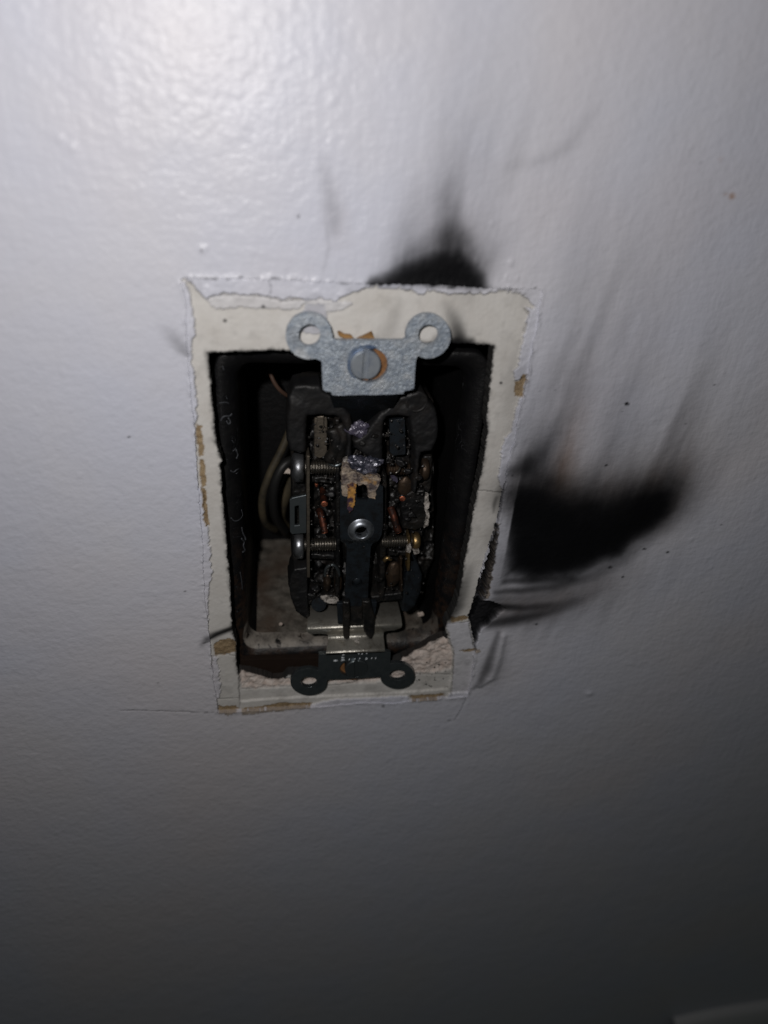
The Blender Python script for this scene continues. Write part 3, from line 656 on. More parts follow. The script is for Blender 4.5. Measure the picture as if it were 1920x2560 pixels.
# pale scrape marks on the left side of the lip
M['scrape'] = mat('pale_scrape', (.045, .048, .055), .6, 0, .3, bump=(2500, .5, .0002, 3))
bm = bmesh.new()
def on_lip(x, y):
    q = at(x, y, -8)
    for _ in range(3):
        q = at(x, y, float(np.interp(-(q[0]-BC[0]), [25.6, 26.4, 28.2, 29.7], [-11.2, -9.0, -7.4, -7.0]))+.04)
    return q
for lp, r_ in (([(548,1008),(556,1006),(566,1006),(572,1008)], .13), ([(552,1052),(556,1044),(564,1040),(574,1040),(580,1034)], .2), ([(570,1044),(576,1054),(572,1060),(566,1052)], .2), ([(590,1124),(594,1136),(591,1146)], .2), ([(582,1128),(590,1120)], .1),
               ([(576,1176),(584,1180),(592,1174),(598,1172)], .16), ([(590,1184),(596,1180)], .12), ([(577,1294),(586,1302),(597,1300),(606,1288),(603,1274)], .14), ([(604,1318),(606,1330),(612,1342),(614,1350)], .22), ([(603,1346),(610,1354),(608,1364),(612,1376),(606,1380)], .26),
               ([(556,915),(560,925)], .14), ([(565,990),(568,998)], .08), ([(600,1430),(604,1450),(606,1475)], .1), ([(580,1100),(584,1108)], .08)):
    tube_bm(catmull([on_lip(*q) for q in lp], 5), r_, 6, bm, True, 1)
add('scrape_marks', bm, M['scrape'], box, True, .06, 2.0)
# cavity behind the plaster edge, so that nothing beyond the box shows through the gap
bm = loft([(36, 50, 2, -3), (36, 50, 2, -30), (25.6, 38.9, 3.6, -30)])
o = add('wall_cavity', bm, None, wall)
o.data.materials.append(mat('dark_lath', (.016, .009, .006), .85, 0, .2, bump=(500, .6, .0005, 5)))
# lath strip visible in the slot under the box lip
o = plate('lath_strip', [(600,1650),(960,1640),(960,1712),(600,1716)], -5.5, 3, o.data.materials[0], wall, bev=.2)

# ------------------------------------------------------------------ CABLES in the box
def cable(name, pts, r, m_, label, z=None):
    P = catmull([at(x, y, zz) for x, y, zz in pts], 8)
    o = add(name, tube_bm(P, r, 14), m_, None, True); tag(o, label, 'cable'); return o
cable('cable', [(770,930,-44),(742,1030,-40),(708,1115,-36),(672,1190,-33),(655,1250,-33),(662,1305,-36),(690,1325,-44)], 1.05, M['cable'], 'yellowed sheathed cable curving down inside the left of the wall box')
cable('cable', [(790,1160,-36),(735,1150,-32),(703,1172,-30),(684,1225,-30),(688,1290,-34),(715,1330,-42)], 1.3, M['cable_black'], 'black cable looping beside the yellowed cable in the wall box')
cable('cable', [(760,1150,-44),(722,1215,-44),(703,1262,-44),(700,1300,-46),(722,1330,-50)], 1.9, M['cable'], 'thick tan cable behind the black cable loop in the wall box')
o = cable('wire', [(668,880,-40),(674,925,-38),(688,960,-37),(712,985,-38),(760,1010,-44)], .55, M['cable_brown'], 'thin brown wire curling below the upper left edge of the opening'); o['category'] = 'wire'

# ------------------------------------------------------------------ THE BURNT OUTLET
outlet = thing('burnt_outlet', 'burnt duplex electrical outlet with charred plastic, bent steel plates and a centre eyelet', 'outlet', (1, 0, -5))
def mm(x, y, z): return tuple(at2(x, y, z))
ZT = 2.2
# upper plate
pts = []
L_ = (772.6, 840); R_ = (1070.6, 840); rl, rr_ = 58.5, 56
def arc(c, r, a0, a1, n=22): return [(c[0]+r*math.cos(math.radians(a0+(a1-a0)*i/(n-1))), c[1]-r*math.sin(math.radians(a0+(a1-a0)*i/(n-1)))) for i in range(n)]
pts += arc(L_, rl, 287, -6, 30)
pts += [(838,849),(844,851),(930,850.5),(1008,850.5),(1015,846)]
pts += arc(R_, rr_, 184, -118, 30)
pts += [(1040,901),(1037,940),(1035,972),(1024,976),(1012,978),(1008,985),(980,986),(940,988),(900,987),(860,989),(831,988),(828,980),(815,979),(807,975),(806,940),(804,903)]
lh = arc((774, 838), 27.5, 0, 345, 22); rh = arc((1071, 837), 25.5, 0, 345, 22)
sh = [(922+48*math.cos(t), 912+44*math.sin(t)) for t in np.linspace(0, 2*math.pi, 28)[:-1]]
top = plate('strap_plate', pts, ZT, 1.25, M['zinc'], outlet, [lh, rh, sh], bev=.16, step=.8, jag=.025)
top['label'] = 'bluish zinc plated upper strap plate with two round ears'
# stamped marks on the plate
def emboss(name, loops, z, m_, parent, r=.1):
    bm = bmesh.new()
    for lp in loops: tube_bm([at(x, y, z) for x, y in lp], r, 6, bm)
    return add(name, bm, m_, parent, True)
arcs_ = [arc((999, 904), 12, 30, 330, 12), arc((999, 904), 6.5, 60, 300, 8), arc((1014, 924), 11, -150, 60, 10), arc((1018, 922), 5, -140, 80, 8), [(1004,912),(1009,918)], [(1012,905),(1017,912)],
         arc((838, 906), 11, 40, 200, 8), arc((850, 930), 10, 200, 330, 8), [(832,924),(838,927)]]
emboss('stamped_mark', arcs_, ZT-.02, M['zinc'], top, .12)
# pale blue smear round the screw hole
sm_o = [(868,906),(872,884),(884,870),(900,864),(925,862),(942,868),(932,871),(908,874),(890,884),(878,900),(876,922),(884,940),(892,947),(878,942),(868,926)]
plate('blue_smear', sm_o, ZT+.03, .06, M['blue'], top, bev=0, step=.4, jag=.06)
# coppery washer behind the hole, screw
bmw = prism_bm(pxpoly([(922+56*math.cos(t), 912+52*math.sin(t)) for t in np.linspace(0, 2*math.pi, 30)[:-1]], ZT-1.2), ZT-1.3, .6)
add('fibre_washer', bmw, M['copperliner'], outlet)
def slot_screw(name, c, r, h, ang, m_, parent, sw=.95, lean=(0, 0, 1)):
    """round slotted head: lathe cut into two halves by a slot with a floor"""
    bm = bmesh.new(); seg = 40; cx, cy, cz = c
    ca, sa = math.cos(ang), math.sin(ang)
    for s in (-1, 1):
        half = []
        for i in range(seg+1):
            a = -math.pi/2+math.pi*i/seg
            half.append((a, math.cos(a), math.sin(a)))
        x0 = sw/2
        a_lim = math.acos(x0/r)
        loopf, loopm, loopb = [], [], []
        for i in range(seg+1):
            a = -a_lim+2*a_lim*i/seg
            for rr2, z, lst in ((r*.93, h, loopf), (r, h*.72, loopm), (r, -1.2, loopb)):
                u = max(x0, rr2*math.cos(a)); v_ = rr2*math.sin(a)
                u *= s
                lst.append((cx+u*ca-v_*sa, cy+u*sa+v_*ca, cz+z))
        VF = [bm.verts.new(q) for q in loopf]; VM = [bm.verts.new(q) for q in loopm]; VB = [bm.verts.new(q) for q in loopb]
        bm.faces.new(VF)
        for A_, C_ in ((VF, VM), (VM, VB)):
            for i in range(seg): bm.faces.new((A_[i], A_[i+1], C_[i+1], C_[i]))
            bm.faces.new((A_[-1], A_[0], C_[0], C_[-1]))
    lathe_bm([(-2.5, r*.98), (h*.25, r*.98)], c, (0, 0, 1), 40, bm)
    o = add(name, bm, m_, parent); bevel(o, .07, 2, 35); return o
c = mm(914, 913, ZT+.6)
slot_screw('mounting_screw', (c[0], c[1], ZT-.15), 3.1, .95, math.radians(-1.5), M['screw'], outlet, 1.15)['label'] = 'bright upper slotted screw'

# lower plate and its bends
ZB = 1.5
b0 = at(797, 1634, ZB); b1 = at(977, 1630, ZB)
Lc = (772, 1705); Rc = (993, 1690)
def earc(c, rx, ry, a0, a1, n=24): return [(c[0]+rx*math.cos(math.radians(a0+(a1-a0)*i/(n-1))), c[1]-ry*math.sin(math.radians(a0+(a1-a0)*i/(n-1)))) for i in range(n)]
pts = [(797,1636)]+[(796,1676)]+earc(Lc, 46, 33.5, 62, 338, 30)+[(818,1701),(830,1699),(890,1697),(950,1693)]+earc(Rc, 43.5, 32.5, 205, 478, 30)+[(975,1665),(977,1632),(965,1629),(962,1629),(820,1634),(812,1636)]
lh = earc(Lc, 20.5, 13.2, 0, 345, 20); rh = earc((994,1688), 20, 13.5, 0, 345, 20)
sh = [(882+33*math.cos(t), 1672+21*math.sin(t)) for t in np.linspace(0, 2*math.pi, 26)[:-1]]
low = plate('strap_plate', pts, ZB, 1.2, M['zinc_dark'], outlet, [lh, rh, sh], bev=.2)
low['label'] = 'lower strap plate with two round ears, coloured dark for its dim reflection'
bmw = prism_bm(pxpoly([(880+38*math.cos(t), 1674+26*math.sin(t)) for t in np.linspace(0, 2*math.pi, 26)[:-1]], ZB-1.2), ZB-1.25, .5)
add('fibre_washer', bmw, M['copperliner'], outlet)
c = mm(891, 1672, ZB+.5)
slot_screw('mounting_screw', (c[0], c[1], ZB-.2), 3.05, .95, math.radians(4), M['screw_dark'], outlet, 1.0)['label'] = 'dark lower slotted screw'
# stamped letters, worn to dashes
M['mark'] = mat('bright_stamped_edge', (.62, .65, .68), .5, .4, .5)
dash = [[(834,1653),(845,1652)], [(834,1651),(844,1650.5)], [(852,1652),(862,1650)], [(853,1643.5),(861,1643.5)], [(855,1637.5),(862,1637)], [(853,1648),(861,1647.5)],
        [(872,1652),(874,1647)], [(886,1651),(888,1646)], [(898,1649),(900,1645)], [(895,1635),(899,1634)], [(903,1636),(907,1634)], [(915,1635),(918,1633)], [(913,1649),(919,1647)], [(914,1646),(919,1645)], [(928,1648),(930,1644)], [(938,1648),(940,1644)]]
emboss('stamped_mark', dash, ZB+.03, M['mark'], low, .13)
# bent neck from plate into the wall: y, z, xl, xr
x0, x1 = at(815, 1630, ZB)[0], at(962, 1630, ZB)[0]
yb = (b0[1]+b1[1])/2
xa, xb = at(820, 1592, -3)[0], at(958, 1590, -3)[0]
yc = at(887, 1592, -2.6)[1]
yd = at(887, 1566, -3)[1]
xo0, xo1 = at(767, 1560, -3)[0], at(1006, 1556, -3)[0]
ye = at(887, 1508, -11)[1]
prof = [(yb-.4, ZB, x0, x1), (yb+.5, ZB, x0, x1), (yc, -2.6, xa, xb), (yc+1.1, -2.9, xa, xb), (yc+1.4, -2.9, xo0+1.5, xo1-2.2)]
o = add('strap_neck', strip_bm(bend(prof, .8, 6), .9), M['silver'], outlet, True); bevel(o, .08, 1, 60)
prof = [(yc+1.3, -2.9, xo0+1, xo1-2), (yc+2.2, -2.9, xo0, xo1), (yd, -3.0, xo0, xo1), (yd+.9, -5.5, xo0+.4, xo1), (ye, -13, xo0+.4, xo1)]
o = add('strap_neck', strip_bm(bend(prof, .9, 6), .9), M['silver'], outlet, True); bevel(o, .08, 1, 60)

def pillow(name, poly_px, z, t, m_, parent=None, rr=.9, namp=.2, nfr=.8, seed=0, cell=.22, warp=.15, sag=None, label=None):
    """melted-looking slab: outline poly, edges rounded off over rr mm, lumpy front, sides down to z-t"""
    poly = pxpoly(poly_px, z) if not isinstance(poly_px, np.ndarray) else [tuple(q) for q in poly_px]
    P = np.array(poly); ax0, ay0 = P.min(0)-1; ax1, ay1 = P.max(0)+1
    xs = np.arange(ax0, ax1, cell); ys = np.arange(ay0, ay1, cell); XX, YY = np.meshgrid(xs, ys)
    d = -sdf(poly, XX+warp*fbm(XX*.9, YY*.9, 100+seed), YY+warp*fbm(XX*.9, YY*.9, 140+seed))
    qx, qy = XX.copy(), YY.copy(); id_ = np.arange(XX.size).reshape(XX.shape)
    q4 = np.stack([id_[:-1, :-1], id_[:-1, 1:], id_[1:, 1:], id_[1:, :-1]], -1).reshape(-1, 4)
    kp = d.ravel()[q4].mean(1) > 0; ina = np.zeros(d.size, bool); inb = np.zeros(d.size, bool); ina[q4[kp]] = True; inb[q4[~kp]] = True
    bd = (ina & inb).reshape(d.shape); g1, g0 = np.gradient(d, ys, xs); g2 = np.maximum(np.hypot(g0, g1), .6); sdd = np.clip(d, -.35, .35)
    qx[bd] -= (sdd*g0/g2**2)[bd]; qy[bd] -= (sdd*g1/g2**2)[bd]
    dd = np.where(bd, 0, np.clip(d, 0, rr)); H = z-rr+np.sqrt(np.maximum(rr**2-(rr-dd)**2, 0))
    H = H+namp*(fbm(XX*nfr, YY*nfr, 200+seed, 5)*np.clip(d/.5, 0, 1))
    if sag is not None: H = H+sag(XX, YY)
    q4 = q4[kp]; us = np.zeros(d.size, bool); us[q4] = True; rm = np.cumsum(us)-1; q4 = rm[q4]
    co = np.stack([qx.ravel(), qy.ravel(), H.ravel()], 1)[us]; n = len(co)
    e = np.concatenate([q4[:, [0, 1]], q4[:, [1, 2]], q4[:, [2, 3]], q4[:, [3, 0]]])
    be = e[~np.isin(e[:, 0].astype(np.int64)*n+e[:, 1], e[:, 1].astype(np.int64)*n+e[:, 0])]
    bv = np.unique(be); mp_ = -np.ones(n, int); mp_[bv] = n+np.arange(len(bv)); lo = co[bv].copy(); lo[:, 2] = z-t
    V = np.concatenate([co, lo]); Fc = np.concatenate([q4, np.stack([be[:, 1], be[:, 0], mp_[be[:, 0]], mp_[be[:, 1]]], 1)])
    o_ = org(parent); V = V-o_; V = np.stack([V[:, 0], -V[:, 2], V[:, 1]], 1)*S
    me = bpy.data.meshes.new(name); me.from_pydata(V.tolist(), [], Fc.tolist()); me.update()
    o = link(name, me, m_, parent, True)
    if label: o['label'] = label
    return o
def bar(name, px4, z, t, m_, jag=.06, bev=.2, seed=0, step=1.0):
    if m_ in (M['char'], M['soot'], M['bronze']): return pillow(name, px4, z, t, m_, outlet, .4, .25, .9, seed, .2, .2)
    return plate(name, px4, z, t, m_, outlet, step=step, jag=jag, bev=bev, seed=seed)
# back body
pillow('plastic_body', [(733,1000),(760,975),(1060,975),(1086,1005),(1086,1400),(1045,1500),(1010,1508),(770,1512),(735,1480)], -12.5, 12, M['char'], outlet, 1.2, 3.4, .28, 3, .3, .3)
# blued steel apron that drops from the upper plate into the device
y0 = at(905, 985, 1)[1]; 
prof = [(at(900, 975, 1)[1], 1.0, at(822, 980, 1)[0], at(1000, 980, 1)[0]), (y0-1.0, .2, at(826, 980, 1)[0], at(998, 980, 1)[0]), (at(905, 1025, -4)[1], -4.0, at(838, 1010, -3)[0], at(985, 1010, -3)[0]), (at(905, 1070, -7)[1], -7.5, at(862, 1060, -7)[0], at(940, 1060, -7)[0]), (at(905, 1120, -8)[1], -8, at(870, 1100, -8)[0], at(938, 1100, -8)[0])]
o = add('strap_apron', strip_bm(bend(prof, 1.2, 5)[::-1], .9), M['blued'], outlet, True)
o.modifiers.new('n', 'WEIGHTED_NORMAL') if False else None

# upper shells of the burnt face
ls = [(717,1102),(716,1049),(722,993),(735,967),(760,960),(800,963),(812,978),(831,990),(860,1014),(876,1038),(881,1064),(881,1102),(879,1139),(870,1158),(862,1150),(868,1110),(862,1070),(850,1048),(839,1043),(800,1039),(770,1041),(766,1060),(765,1095),(764,1132),(750,1136),(725,1128)]
o = pillow('face_shell', ls, -3.4, 7, M['soot'], outlet, .9, .35, .3, 1, .2, .2); o['label'] = 'melted black upper left corner of the face'
rs = [(926,1062),(945,1040),(966,1020),(993,1001),(1014,985),(1046,977),(1061,982),(1075,1006),(1091,1027),(1097,1059),(1094,1102),(1080,1128),(1054,1133),(1048,1180),(1042,1234),(1032,1234),(1036,1180),(1038,1128),(1028,1090),(1025,1046),(995,1041),(967,1045),(960,1064),(957,1100),(957,1139),(953,1180),(938,1195),(926,1150),(905,1135),(884,1120),(882,1102),(898,1095),(913,1084)]
o = pillow('face_shell', rs, -3.4, 7, M['soot'], outlet, .9, .4, .35, 2, .2, .25); o['label'] = 'melted black upper right corner of the face with brown scorching'
for (cx_, cy_), rr3 in (((778, 1012), 2.1), ((1042, 1006), 2.2)):
    q = mm(cx_, cy_, -3.4)
    bm = bmesh.new()
    ringp = [(q[0]+rr3*math.cos(a), q[1]+rr3*math.sin(a), -3.8) for a in np.linspace(0, 2*math.pi, 30)]
    tube_bm(ringp, .42, 8, bm, False)
    add('face_boss', bm, M['soot'], outlet, True)
# body side rails and partitions
bar('partition', [(838,1050),(850,1050),(851,1300),(850,1508),(838,1508),(840,1300)], -6, 9, M['char'], seed=3)
bar('partition', [(956,1185),(968,1190),(966,1350),(962,1500),(948,1502),(950,1360)], -6, 9, M['char'], seed=4)
bar('partition', [(764,1485),(840,1490),(850,1500),(852,1512),(770,1512)], -6.5, 6, M['char'], .12, seed=5)
bar('partition', [(928,1492),(1005,1482),(1010,1500),(960,1504),(930,1510)], -6.5, 6, M['char'], .12, seed=6)
bar('partition', [(776,1385),(836,1388),(838,1400),(778,1398)], -7, 6, M['char'], .1, seed=7)
bar('partition', [(776,1190),(836,1196),(838,1212),(776,1206)], -8, 6, M['char'], .1, seed=8)
bar('partition', [(972,1375),(1018,1378),(1016,1392),(970,1390)], -7, 6, M['char'], .1, seed=9)
bar('side_rail', [(730,1140),(764,1140),(764,1420),(738,1420),(730,1400)], -9.5, 10, M['char'], .1, seed=10)
bar('side_rail', [(1028,1140),(1082,1140),(1080,1210),(1072,1240),(1060,1330),(1040,1400),(1026,1420),(1024,1300)], -9, 10, M['char'], .15, seed=11)
bar('side_rail', [(1000,1240),(1030,1228),(1062,1226),(1074,1250),(1066,1318),(1040,1326),(1006,1322)], -6, 3.0, M['char'], .15, seed=12)
# wings
o = bar('side_wing', [(722,1465),(727,1440),(735,1424),(769,1419),(770,1513),(774,1542),(762,1546),(741,1530),(727,1497)], -5.5, 8, M['soot'], .03, .8, 13)
o = bar('side_wing', [(1021,1395),(1042,1401),(1056,1439),(1053,1478),(1037,1518),(1018,1533),(1003,1528),(1008,1480)], -6.5, 8, M['blued'], .03, .8, 14)

# centre steel plate with eyelet and narrower strap
cp = [(850,1205),(872,1200),(890,1207),(892,1246),(919,1247),(921,1210),(940,1205),(957,1215),(957,1311),(953,1335),(945,1354),(932,1364),(928,1372),(926,1400),(923,1440),(921,1500),(919,1520),(864,1520),(863,1492),(866,1439),(868,1372),(864,1362),(853,1354),(850,1340)]
eye = mm(904, 1330, -1.2)
zfun = lambda x, y: -1.6-1.4*float(sst(-2, -6, np.array(y)))*0-1.2*float(1/(1+math.exp(max(-30, min(30, (y+3.9)*2.2)))))
q = resample(pxpoly(cp, -2), .7)
hole = [(eye[0]-.1+1.6*math.cos(a), eye[1]+.25+1.55*math.sin(a)) for a in np.linspace(0, 2*math.pi, 24)[:-1]]
dim = mm(893, 1456, -2.8)
dh = [(dim[0]+1.35*math.cos(a), dim[1]+1.35*math.sin(a)) for a in np.linspace(0, 2*math.pi, 22)[:-1]]
o = add('centre_strap', prism_bm(q, -1.6, .9, [hole, dh], zf=zfun), M['blued'], outlet); bevel(o, .18, 2, 35); cstrap = o
add('rivet', blob_bm((dim[0], dim[1], -3.7), (1.3, 1.3, .7), 3, 3, .05), M['blued'], outlet, True)
# eyelet dome
prof_ = [(-1.2, 1.5), (.75, 1.5), (1.0, 1.62), (1.06, 1.8), (.98, 2.15), (.65, 2.6), (.28, 2.85), (0, 3.2)]
bm = bmesh.new(); seg = 40; c0 = Vector((eye[0]-.12, eye[1]+.2, -1.62))
rings = [[bm.verts.new(c0+Vector((r_*math.cos(2*math.pi*k/seg), r_*math.sin(2*math.pi*k/seg), d_))) for k in range(seg)] for d_, r_ in prof_]
for a, b in zip(rings[:-1], rings[1:]):
    for k in range(seg): bm.faces.new((a[k], a[(k+1) % seg], b[(k+1) % seg], b[k]))
M['eye'] = mat('polished_eyelet', (.38, .41, .46), .38, .9, .5, bump=(1500, .3, .0001, 4), var=(420, (.10, .105, .12), .42, .68, .4))
add('eyelet', bm, M['eye'], outlet, True)
# strap feet pushed over the lower bends
foot = [(857,1505),(876,1505),(876,1560),(873,1596),(868,1603),(860,1596),(858,1570)]
o = bar('strap_foot', foot, -1.2, 1.4, M['char'], .05, .25, 20, .7)
foot = [(906,1505),(927,1503),(937,1545),(936,1585),(930,1598),(920,1599),(910,1580),(906,1550)]
o = bar('strap_foot', foot, -1.2, 1.4, M['char'], .05, .25, 21, .7)
bar('strap_foot', [(862,1500),(922,1498),(920,1565),(862,1568)], -3.2, 1.2, M['char'], .05, .2, 22)
bar('side_clip', [(842,1508),(861,1508),(859,1562),(845,1560)], -2.4, 1.2, M['blued'], .03, .15, 23)
bar('side_clip', [(922,1506),(942,1506),(936,1556),(928,1560)], -2.4, 1.2, M['blued'], .03, .15, 24)

# terminal screws: head edge-on at the side, threaded shank inward
def term_screw(cx_, cy_, z, xin, mh, mth_, rh=3.7, th=2.6, rs=1.75, side=-1, label=None):
    c = at(cx_, cy_, z)
    root = add('terminal_screw', lathe_bm([(-th*.55, rh*.62), (-th*.42, rh*.88), (-th*.2, rh), (th*.35, rh), (th*.45, rh*.93), (th*.5, rs+.4)], c, (-side, 0, 0), 36), mh, outlet, True)
    x_in = at(xin, cy_, z)[0]; n = int(abs(x_in-c[0])/.62); pr = [(th*.45, rs*.95)]
    for i in range(n):
        d0 = th*.5+i*.62
        pr += [(d0, rs*.78), (d0+.26, rs), (d0+.36, rs), (d0+.58, rs*.78)]
    sh_ = add('threaded_shank', lathe_bm(pr, c, (-side, 0, 0), 24), mth_, root)
    if label: root['label'] = label
    return root
M['head'] = mat('sooty_screw_head', (.26, .27, .29), .36, .9, .5, bump=(900, .5, .0002, 5), var=(330, (.03, .028, .026), .42, .62, .6))
term_screw(745, 1168, -7.5, 838, M['head'], M['thread'], 3.5, 2.7, label='upper left steel terminal screw seen edge-on')
term_screw(746, 1362, -7.0, 832, M['head'], M['thread'], 3.5, 2.5, label='lower left steel terminal screw seen edge-on')
term_screw(1039, 1352, -6.5, 960, M['brass'], M['thread'], 2.3, 1.9, 1.6, side=1, label='lower right brass terminal screw crusted with white ash')
term_screw(1060, 1172, -9.0, 975, M['bronze'], M['bronze'], 2.8, 2.0, 1.5, side=1, label='upper right dark bronze terminal screw')
# left terminal strip (edge-on) and slotted tab
bar('terminal_strip', [(767,1140),(774,1140),(774.5,1260),(775,1444),(768,1444),(767,1300)], -3.6, 4.5, M['brassgrey'], .02, .1, 30)
plate('terminal_tab', [(724,1250),(730,1245),(766,1237),(766,1333),(730,1336),(725,1330)], -4.6, .9, M['zinc_dark'], outlet, [[(737,1266),(747,1264),(748,1313),(737,1314)]], bev=.15)
o = bar('terminal_strip', [(1020,1340),(1026,1340),(1026,1385),(1024,1428),(1018,1428),(1019,1385)], -4.4, 3, M['brass'], .03, .1, 31)
# contacts in the upper windows
bar('contact_blade', [(786,1046),(818,1044),(817,1138),(800,1146),(786,1140)], -7.5, 2, M['brassgrey'], .05, .15, 32)
bar('contact_blade', [(792,1042),(810,1040),(810,1068),(806,1076),(796,1076),(792,1068)], -6.6, 1.0, M['brassgrey'], .03, .15, 33)
bar('contact_blade', [(974,1050),(1013,1046),(1014,1136),(984,1140),(975,1130)], -7.5, 1.4, M['blued'], .05, .15, 34)
bm = tube_bm(catmull([at(830, 1072, -5.5), at(840, 1095, -5.2), at(838, 1125, -5.4), at(822, 1150, -6)], 6), 1.5, 10)
add('melted_strand', bm, M['char'], outlet, True, .25, .8)
bm = tube_bm(catmull([at(848, 1060, -5.2), at(858, 1090, -5), at(852, 1125, -5.2), at(846, 1148, -6)], 6), 1.3, 10)
add('melted_strand', bm, M['char'], outlet, True, .25, .8, seed=2)
bm = tube_bm([at(838+15*math.cos(a), 1153+11*math.sin(a), -5.4) for a in np.linspace(-.2, math.pi+.3, 16)], .45, 8)
add('contact_ring', bm, M['zinc_dark'], outlet, True)
bm = tube_bm([at(985+16*math.cos(a), 1163+20*math.sin(a), -6) for a in np.linspace(-1.2, 1.4, 14)], .28, 8)
add('contact_ring', bm, M['thread'], outlet, True)
# lower contacts
for cx_, cy_, rx_, ry_, sd_ in ((818, 1455, 1.0, 3.2, 1), (845, 1458, 1.0, 3.2, 2)):
    add('ground_contact', blob_bm(at(cx_, cy_, -7.5), (rx_, ry_, 1.4), sd_, 4, .2), M['bronze'], outlet, True)
bm = tube_bm(catmull([at(812, 1440, -6.4), at(816, 1420, -6), at(831, 1412, -5.8), at(845, 1424, -6), at(848, 1440, -6.4)], 6), .4, 8)
add('ground_contact', bm, M['zinc_dark'], outlet, True)
add('ground_contact', blob_bm(at(983, 1436, -7.2), (1.9, 4.0, 1.5), 6, 4, .12), M['bronze'], outlet, True)
bm = tube_bm(catmull([at(960, 1402, -5.6), at(968, 1395, -5.4), at(978, 1398, -5.6)], 5), .55, 8)
add('ground_contact', bm, M['brass'], outlet, True)
bar('contact_blade', [(1000,1395),(1006,1395),(1008,1480),(1002,1482)], -6, 4, M['bronze'], .03, .1, 35)
add('contact_blade', blob_bm(at(1012, 1216, -6.5), (1.7, 2.6, .9), 9, 4, .08), M['bronze'], outlet, True)
bm = lathe_bm([(-.4, 1.9), (.15, 1.9), (.15, 1.5), (.35, 1.5), (.35, 1.0), (.5, 1.0), (.5, .4)], at(797, 1511, -5.6), (0, .3, 1), 30)
add('screw_end', bm, M['blued'], outlet)

# copper stubs
def stub(pts, r, label):
    P = catmull([at(*q_) for q_ in pts], 6)
    w_ = add('wire_stub', tube_bm(P, r, 16), M['copper_dark'], outlet, True); w_['label'] = label
    d = (Vector(P[-1])-Vector(P[-2])).normalized()
    e_ = lathe_bm([(-.25, r*.97), (.04, r*.97), (.13, r*.82)], Vector(P[-1]), d, 18)
    add('cut_end', e_, M['copper'], w_)
stub([(806,1222,-10),(808,1240,-7.5),(811,1260,-4.4)], .82, 'upper left cut copper wire end')
stub([(798,1276,-8),(803,1288,-6.2),(808,1308,-5.2),(812,1331,-4.2)], .85, 'lower left cut copper wire end')
stub([(1004,1226,-9.5),(1006,1247,-6)], .75, 'upper right sooty copper wire end')
stub([(976,1268,-8),(984,1290,-6.4),(990,1312,-5.6),(997,1330,-5)], .9, 'lower right copper wire end')
add('wire_glint', blob_bm(at(791, 1210, -6), (.35, .7, .3), 3, 3, .3), M['copper'], outlet, True)

# char and melted remains
add('char_lump', blob_bm(at(899, 1073, -4.2), (2.3, 1.7, 1.1), 5, 4, .6, .5), M['lump2'], outlet, False)['label'] = 'small purplish char lump'
add('char_lump', blob_bm(at(914, 1163, -3.4), (3.5, 2.3, 1.8), 8, 4, .6, .42), M['lump'], outlet, False)['label'] = 'large glossy blue black char lump'
def crust(name, pts_, z, t, m_, seed, amp=.25):
    bm = prism_bm(resample(pxpoly(pts_, z), .45, .08, seed), z, t)
    bmesh.ops.triangulate(bm, faces=bm.faces[:]); bmesh.ops.subdivide_edges(bm, edges=[e for e in bm.edges if e.calc_length() > .9], cuts=2)
    return add(name, bm, m_, outlet, False, amp, 1.1, seed=seed)
crust('scorched_remnant', [(856,1168),(868,1160),(880,1178),(893,1182),(893,1196),(891,1222),(886,1240),(868,1242),(854,1236),(853,1200)], -1.2, 2.0, M['cream'], 3)
crust('scorched_remnant', [(893,1188),(915,1196),(940,1192),(953,1196),(950,1212),(941,1222),(938,1246),(922,1246),(918,1214),(908,1208),(897,1214),(892,1206)], -1.2, 1.8, M['cream'], 4)
o = crust('melted_drip', [(869,1214),(880,1208),(890,1214),(888,1240),(886,1258),(882,1276),(874,1280),(868,1272),(870,1240)], -.5, 1.0, M['drip'], 5, .12)
o['label'] = 'amber drip of melted plastic over the centre plate'
crust('ash_crust', [(858,1150),(868,1146),(872,1160),(866,1182),(858,1176)], -2.5, 1.2, M['white'], 6)
crust('ash_crust', [(802,1497),(816,1494),(828,1499),(840,1497),(846,1504),(838,1511),(824,1509),(812,1504)], -3.2, 1.0, M['white'], 7)
crust('ash_crust', [(1064,1238),(1070,1240),(1074,1262),(1070,1278),(1075,1290),(1068,1316),(1061,1320),(1066,1290),(1062,1262)], -5.2, 1.2, M['white'], 8)
crust('ash_crust', [(1018,1368),(1026,1360),(1030,1372),(1024,1384),(1018,1380)], -3.6, 1.0, M['white'], 9)
crust('ash_crust', [(1034,1376),(1048,1374),(1050,1384),(1036,1386)], -3.6, 1.0, M['white'], 10)
crust('ash_crust', [(978,1190),(990,1192),(996,1202),(990,1208),(982,1202)], -5.2, .8, M['lump2'], 11)
crust('ash_crust', [(884,1598),(890,1601),(897,1597),(899,1608),(892,1609),(886,1606)], -.6, .5, M['white'], 12, .1)
rnd = random.Random(21)
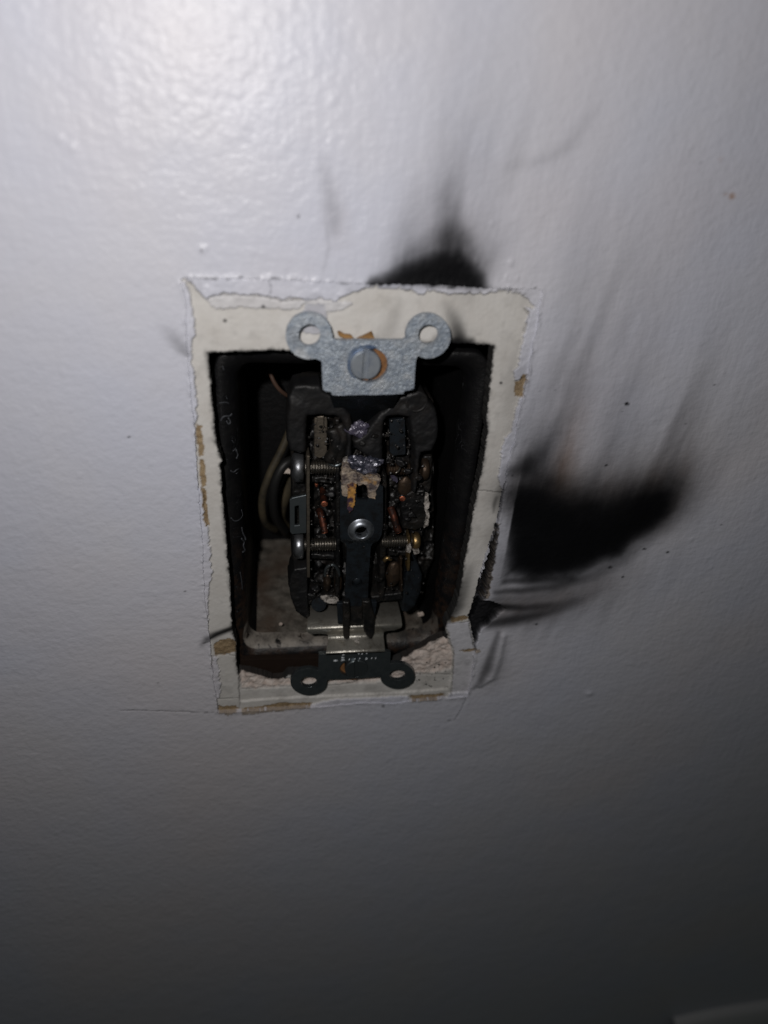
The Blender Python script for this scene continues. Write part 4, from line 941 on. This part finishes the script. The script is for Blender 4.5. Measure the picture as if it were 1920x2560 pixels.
for i, (fx_, fy_) in enumerate([(872,1008),(850,1118),(905,1108),(940,1092),(1000,1160),(1020,1180),(790,1205),(826,1236),(1046,1196),(990,1254),(1030,1290),(858,1290),(960,1318),(800,1410),(1000,1372),(945,1450),(790,1475),(1020,1300)]):
    r0 = rnd.uniform(8, 17); k_ = rnd.randint(5, 7); a0 = rnd.uniform(0, 6)
    poly_ = [(fx_+r0*rnd.uniform(.45, 1.1)*math.cos(a0+6.283*j/k_), fy_+.8*r0*rnd.uniform(.45, 1.1)*math.sin(a0+6.283*j/k_)) for j in range(k_)]
    zt_ = rnd.uniform(-4.6, -2.9); sx_, sy_ = rnd.uniform(-.5, .5), rnd.uniform(-.5, .5); c_ = at(fx_, fy_, zt_)
    pillow('char_flake', poly_, zt_, rnd.uniform(.4, 1.5), M['soot'] if i % 3 else M['char'], outlet, .25, .35, 1.1, 300+i, .18, .3, sag=lambda x, y: sx_*(x-c_[0])+sy_*(y-c_[1]))
# black crumbs on the burnt face: one sooty litter that nobody could count
rnd = random.Random(9); bm = bmesh.new()
for _ in range(420):
    px_ = rnd.uniform(770, 1060); py_ = rnd.uniform(1040, 1500)
    if 850 < px_ < 958 and 1205 < py_: continue
    z_ = rnd.uniform(-8, -3.6); c = at(px_, py_, z_); s_ = rnd.uniform(.12, .5)
    g = bmesh.ops.create_icosphere(bm, subdivisions=1, radius=s_)
    for v in g['verts']: v.co = Vector((v.co.x*rnd.uniform(.5, 1.4), v.co.y*rnd.uniform(.5, 1.4), v.co.z*.8))+Vector(c)
o = add('char_crumbs', bm, M['char'], outlet); o['kind'] = 'stuff'
bm = bmesh.new()
for _ in range(90):
    px_ = rnd.uniform(775, 1070); py_ = rnd.uniform(1040, 1500)
    z_ = rnd.uniform(-5.5, -2.6); c = at(px_, py_, z_); s_ = rnd.uniform(.025, .07)
    g = bmesh.ops.create_icosphere(bm, subdivisions=1, radius=s_)
    for v in g['verts']: v.co = Vector((v.co.x*rnd.uniform(.5, 1.6), v.co.y*rnd.uniform(.5, 1.6), v.co.z))+Vector(c)
o = add('ash_specks', bm, M['white'], outlet); o['kind'] = 'stuff'

# ------------------------------------------------------------------ loose bits
def scrap(name, pts_, z, t, m_, label, cat, seed=0, jag=.04):
    o = add(name, prism_bm(resample(pxpoly(pts_, z), .5, jag, seed), z, t), m_, None); bevel(o, .08, 1); tag(o, label, cat); return o
scrap('paper_scrap', [(843,831),(850,829),(862,836),(878,838),(884,846),(872,851),(858,845),(846,840)], .6, .8, M['kraft'], 'narrow twisted brown paper scrap on the left above the upper steel plate', 'paper scrap', 1)
scrap('paper_scrap', [(892,847),(906,841),(930,830),(936,846),(938,853),(915,854),(896,853)], .6, .8, M['kraft'], 'wide folded brown paper scrap on the right above the upper steel plate', 'paper scrap', 2)
bm = bmesh.new()
rnd = random.Random(2)
for _ in range(46):
    px_ = rnd.uniform(975, 1120); py_ = rnd.uniform(1655, 1720); c = at(px_, py_, -1.2); s_ = rnd.uniform(.08, .3)
    g = bmesh.ops.create_icosphere(bm, subdivisions=1, radius=s_)
    for v in g['verts']: v.co = Vector((v.co.x*rnd.uniform(.5, 1.4), v.co.y, v.co.z*.7))+Vector(c)
o = add('charcoal_grit', bm, M['char']); tag(o, 'black charcoal grit scattered on the plaster ledge under the box', 'grit'); o['kind'] = 'stuff'
for i, (px_, py_, s_, lb) in enumerate([(1052,1535,.9,'pale plaster crumb on the box floor right of the outlet'), (718,1178,1.0,'small white chip beside the black cable loop'), (702,1560,.5,'tiny pale crumb on the box floor left of the outlet')]):
    zz = -12 if i != 1 else -30
    c = at(px_, py_, zz)
    o = add('plaster_crumb', blob_bm(c, (s_, s_*.8, s_*.7), i+3, 3, .5, 1.2), M['plaster']); tag(o, lb, 'crumb')
print('scene built', len(bpy.data.objects))
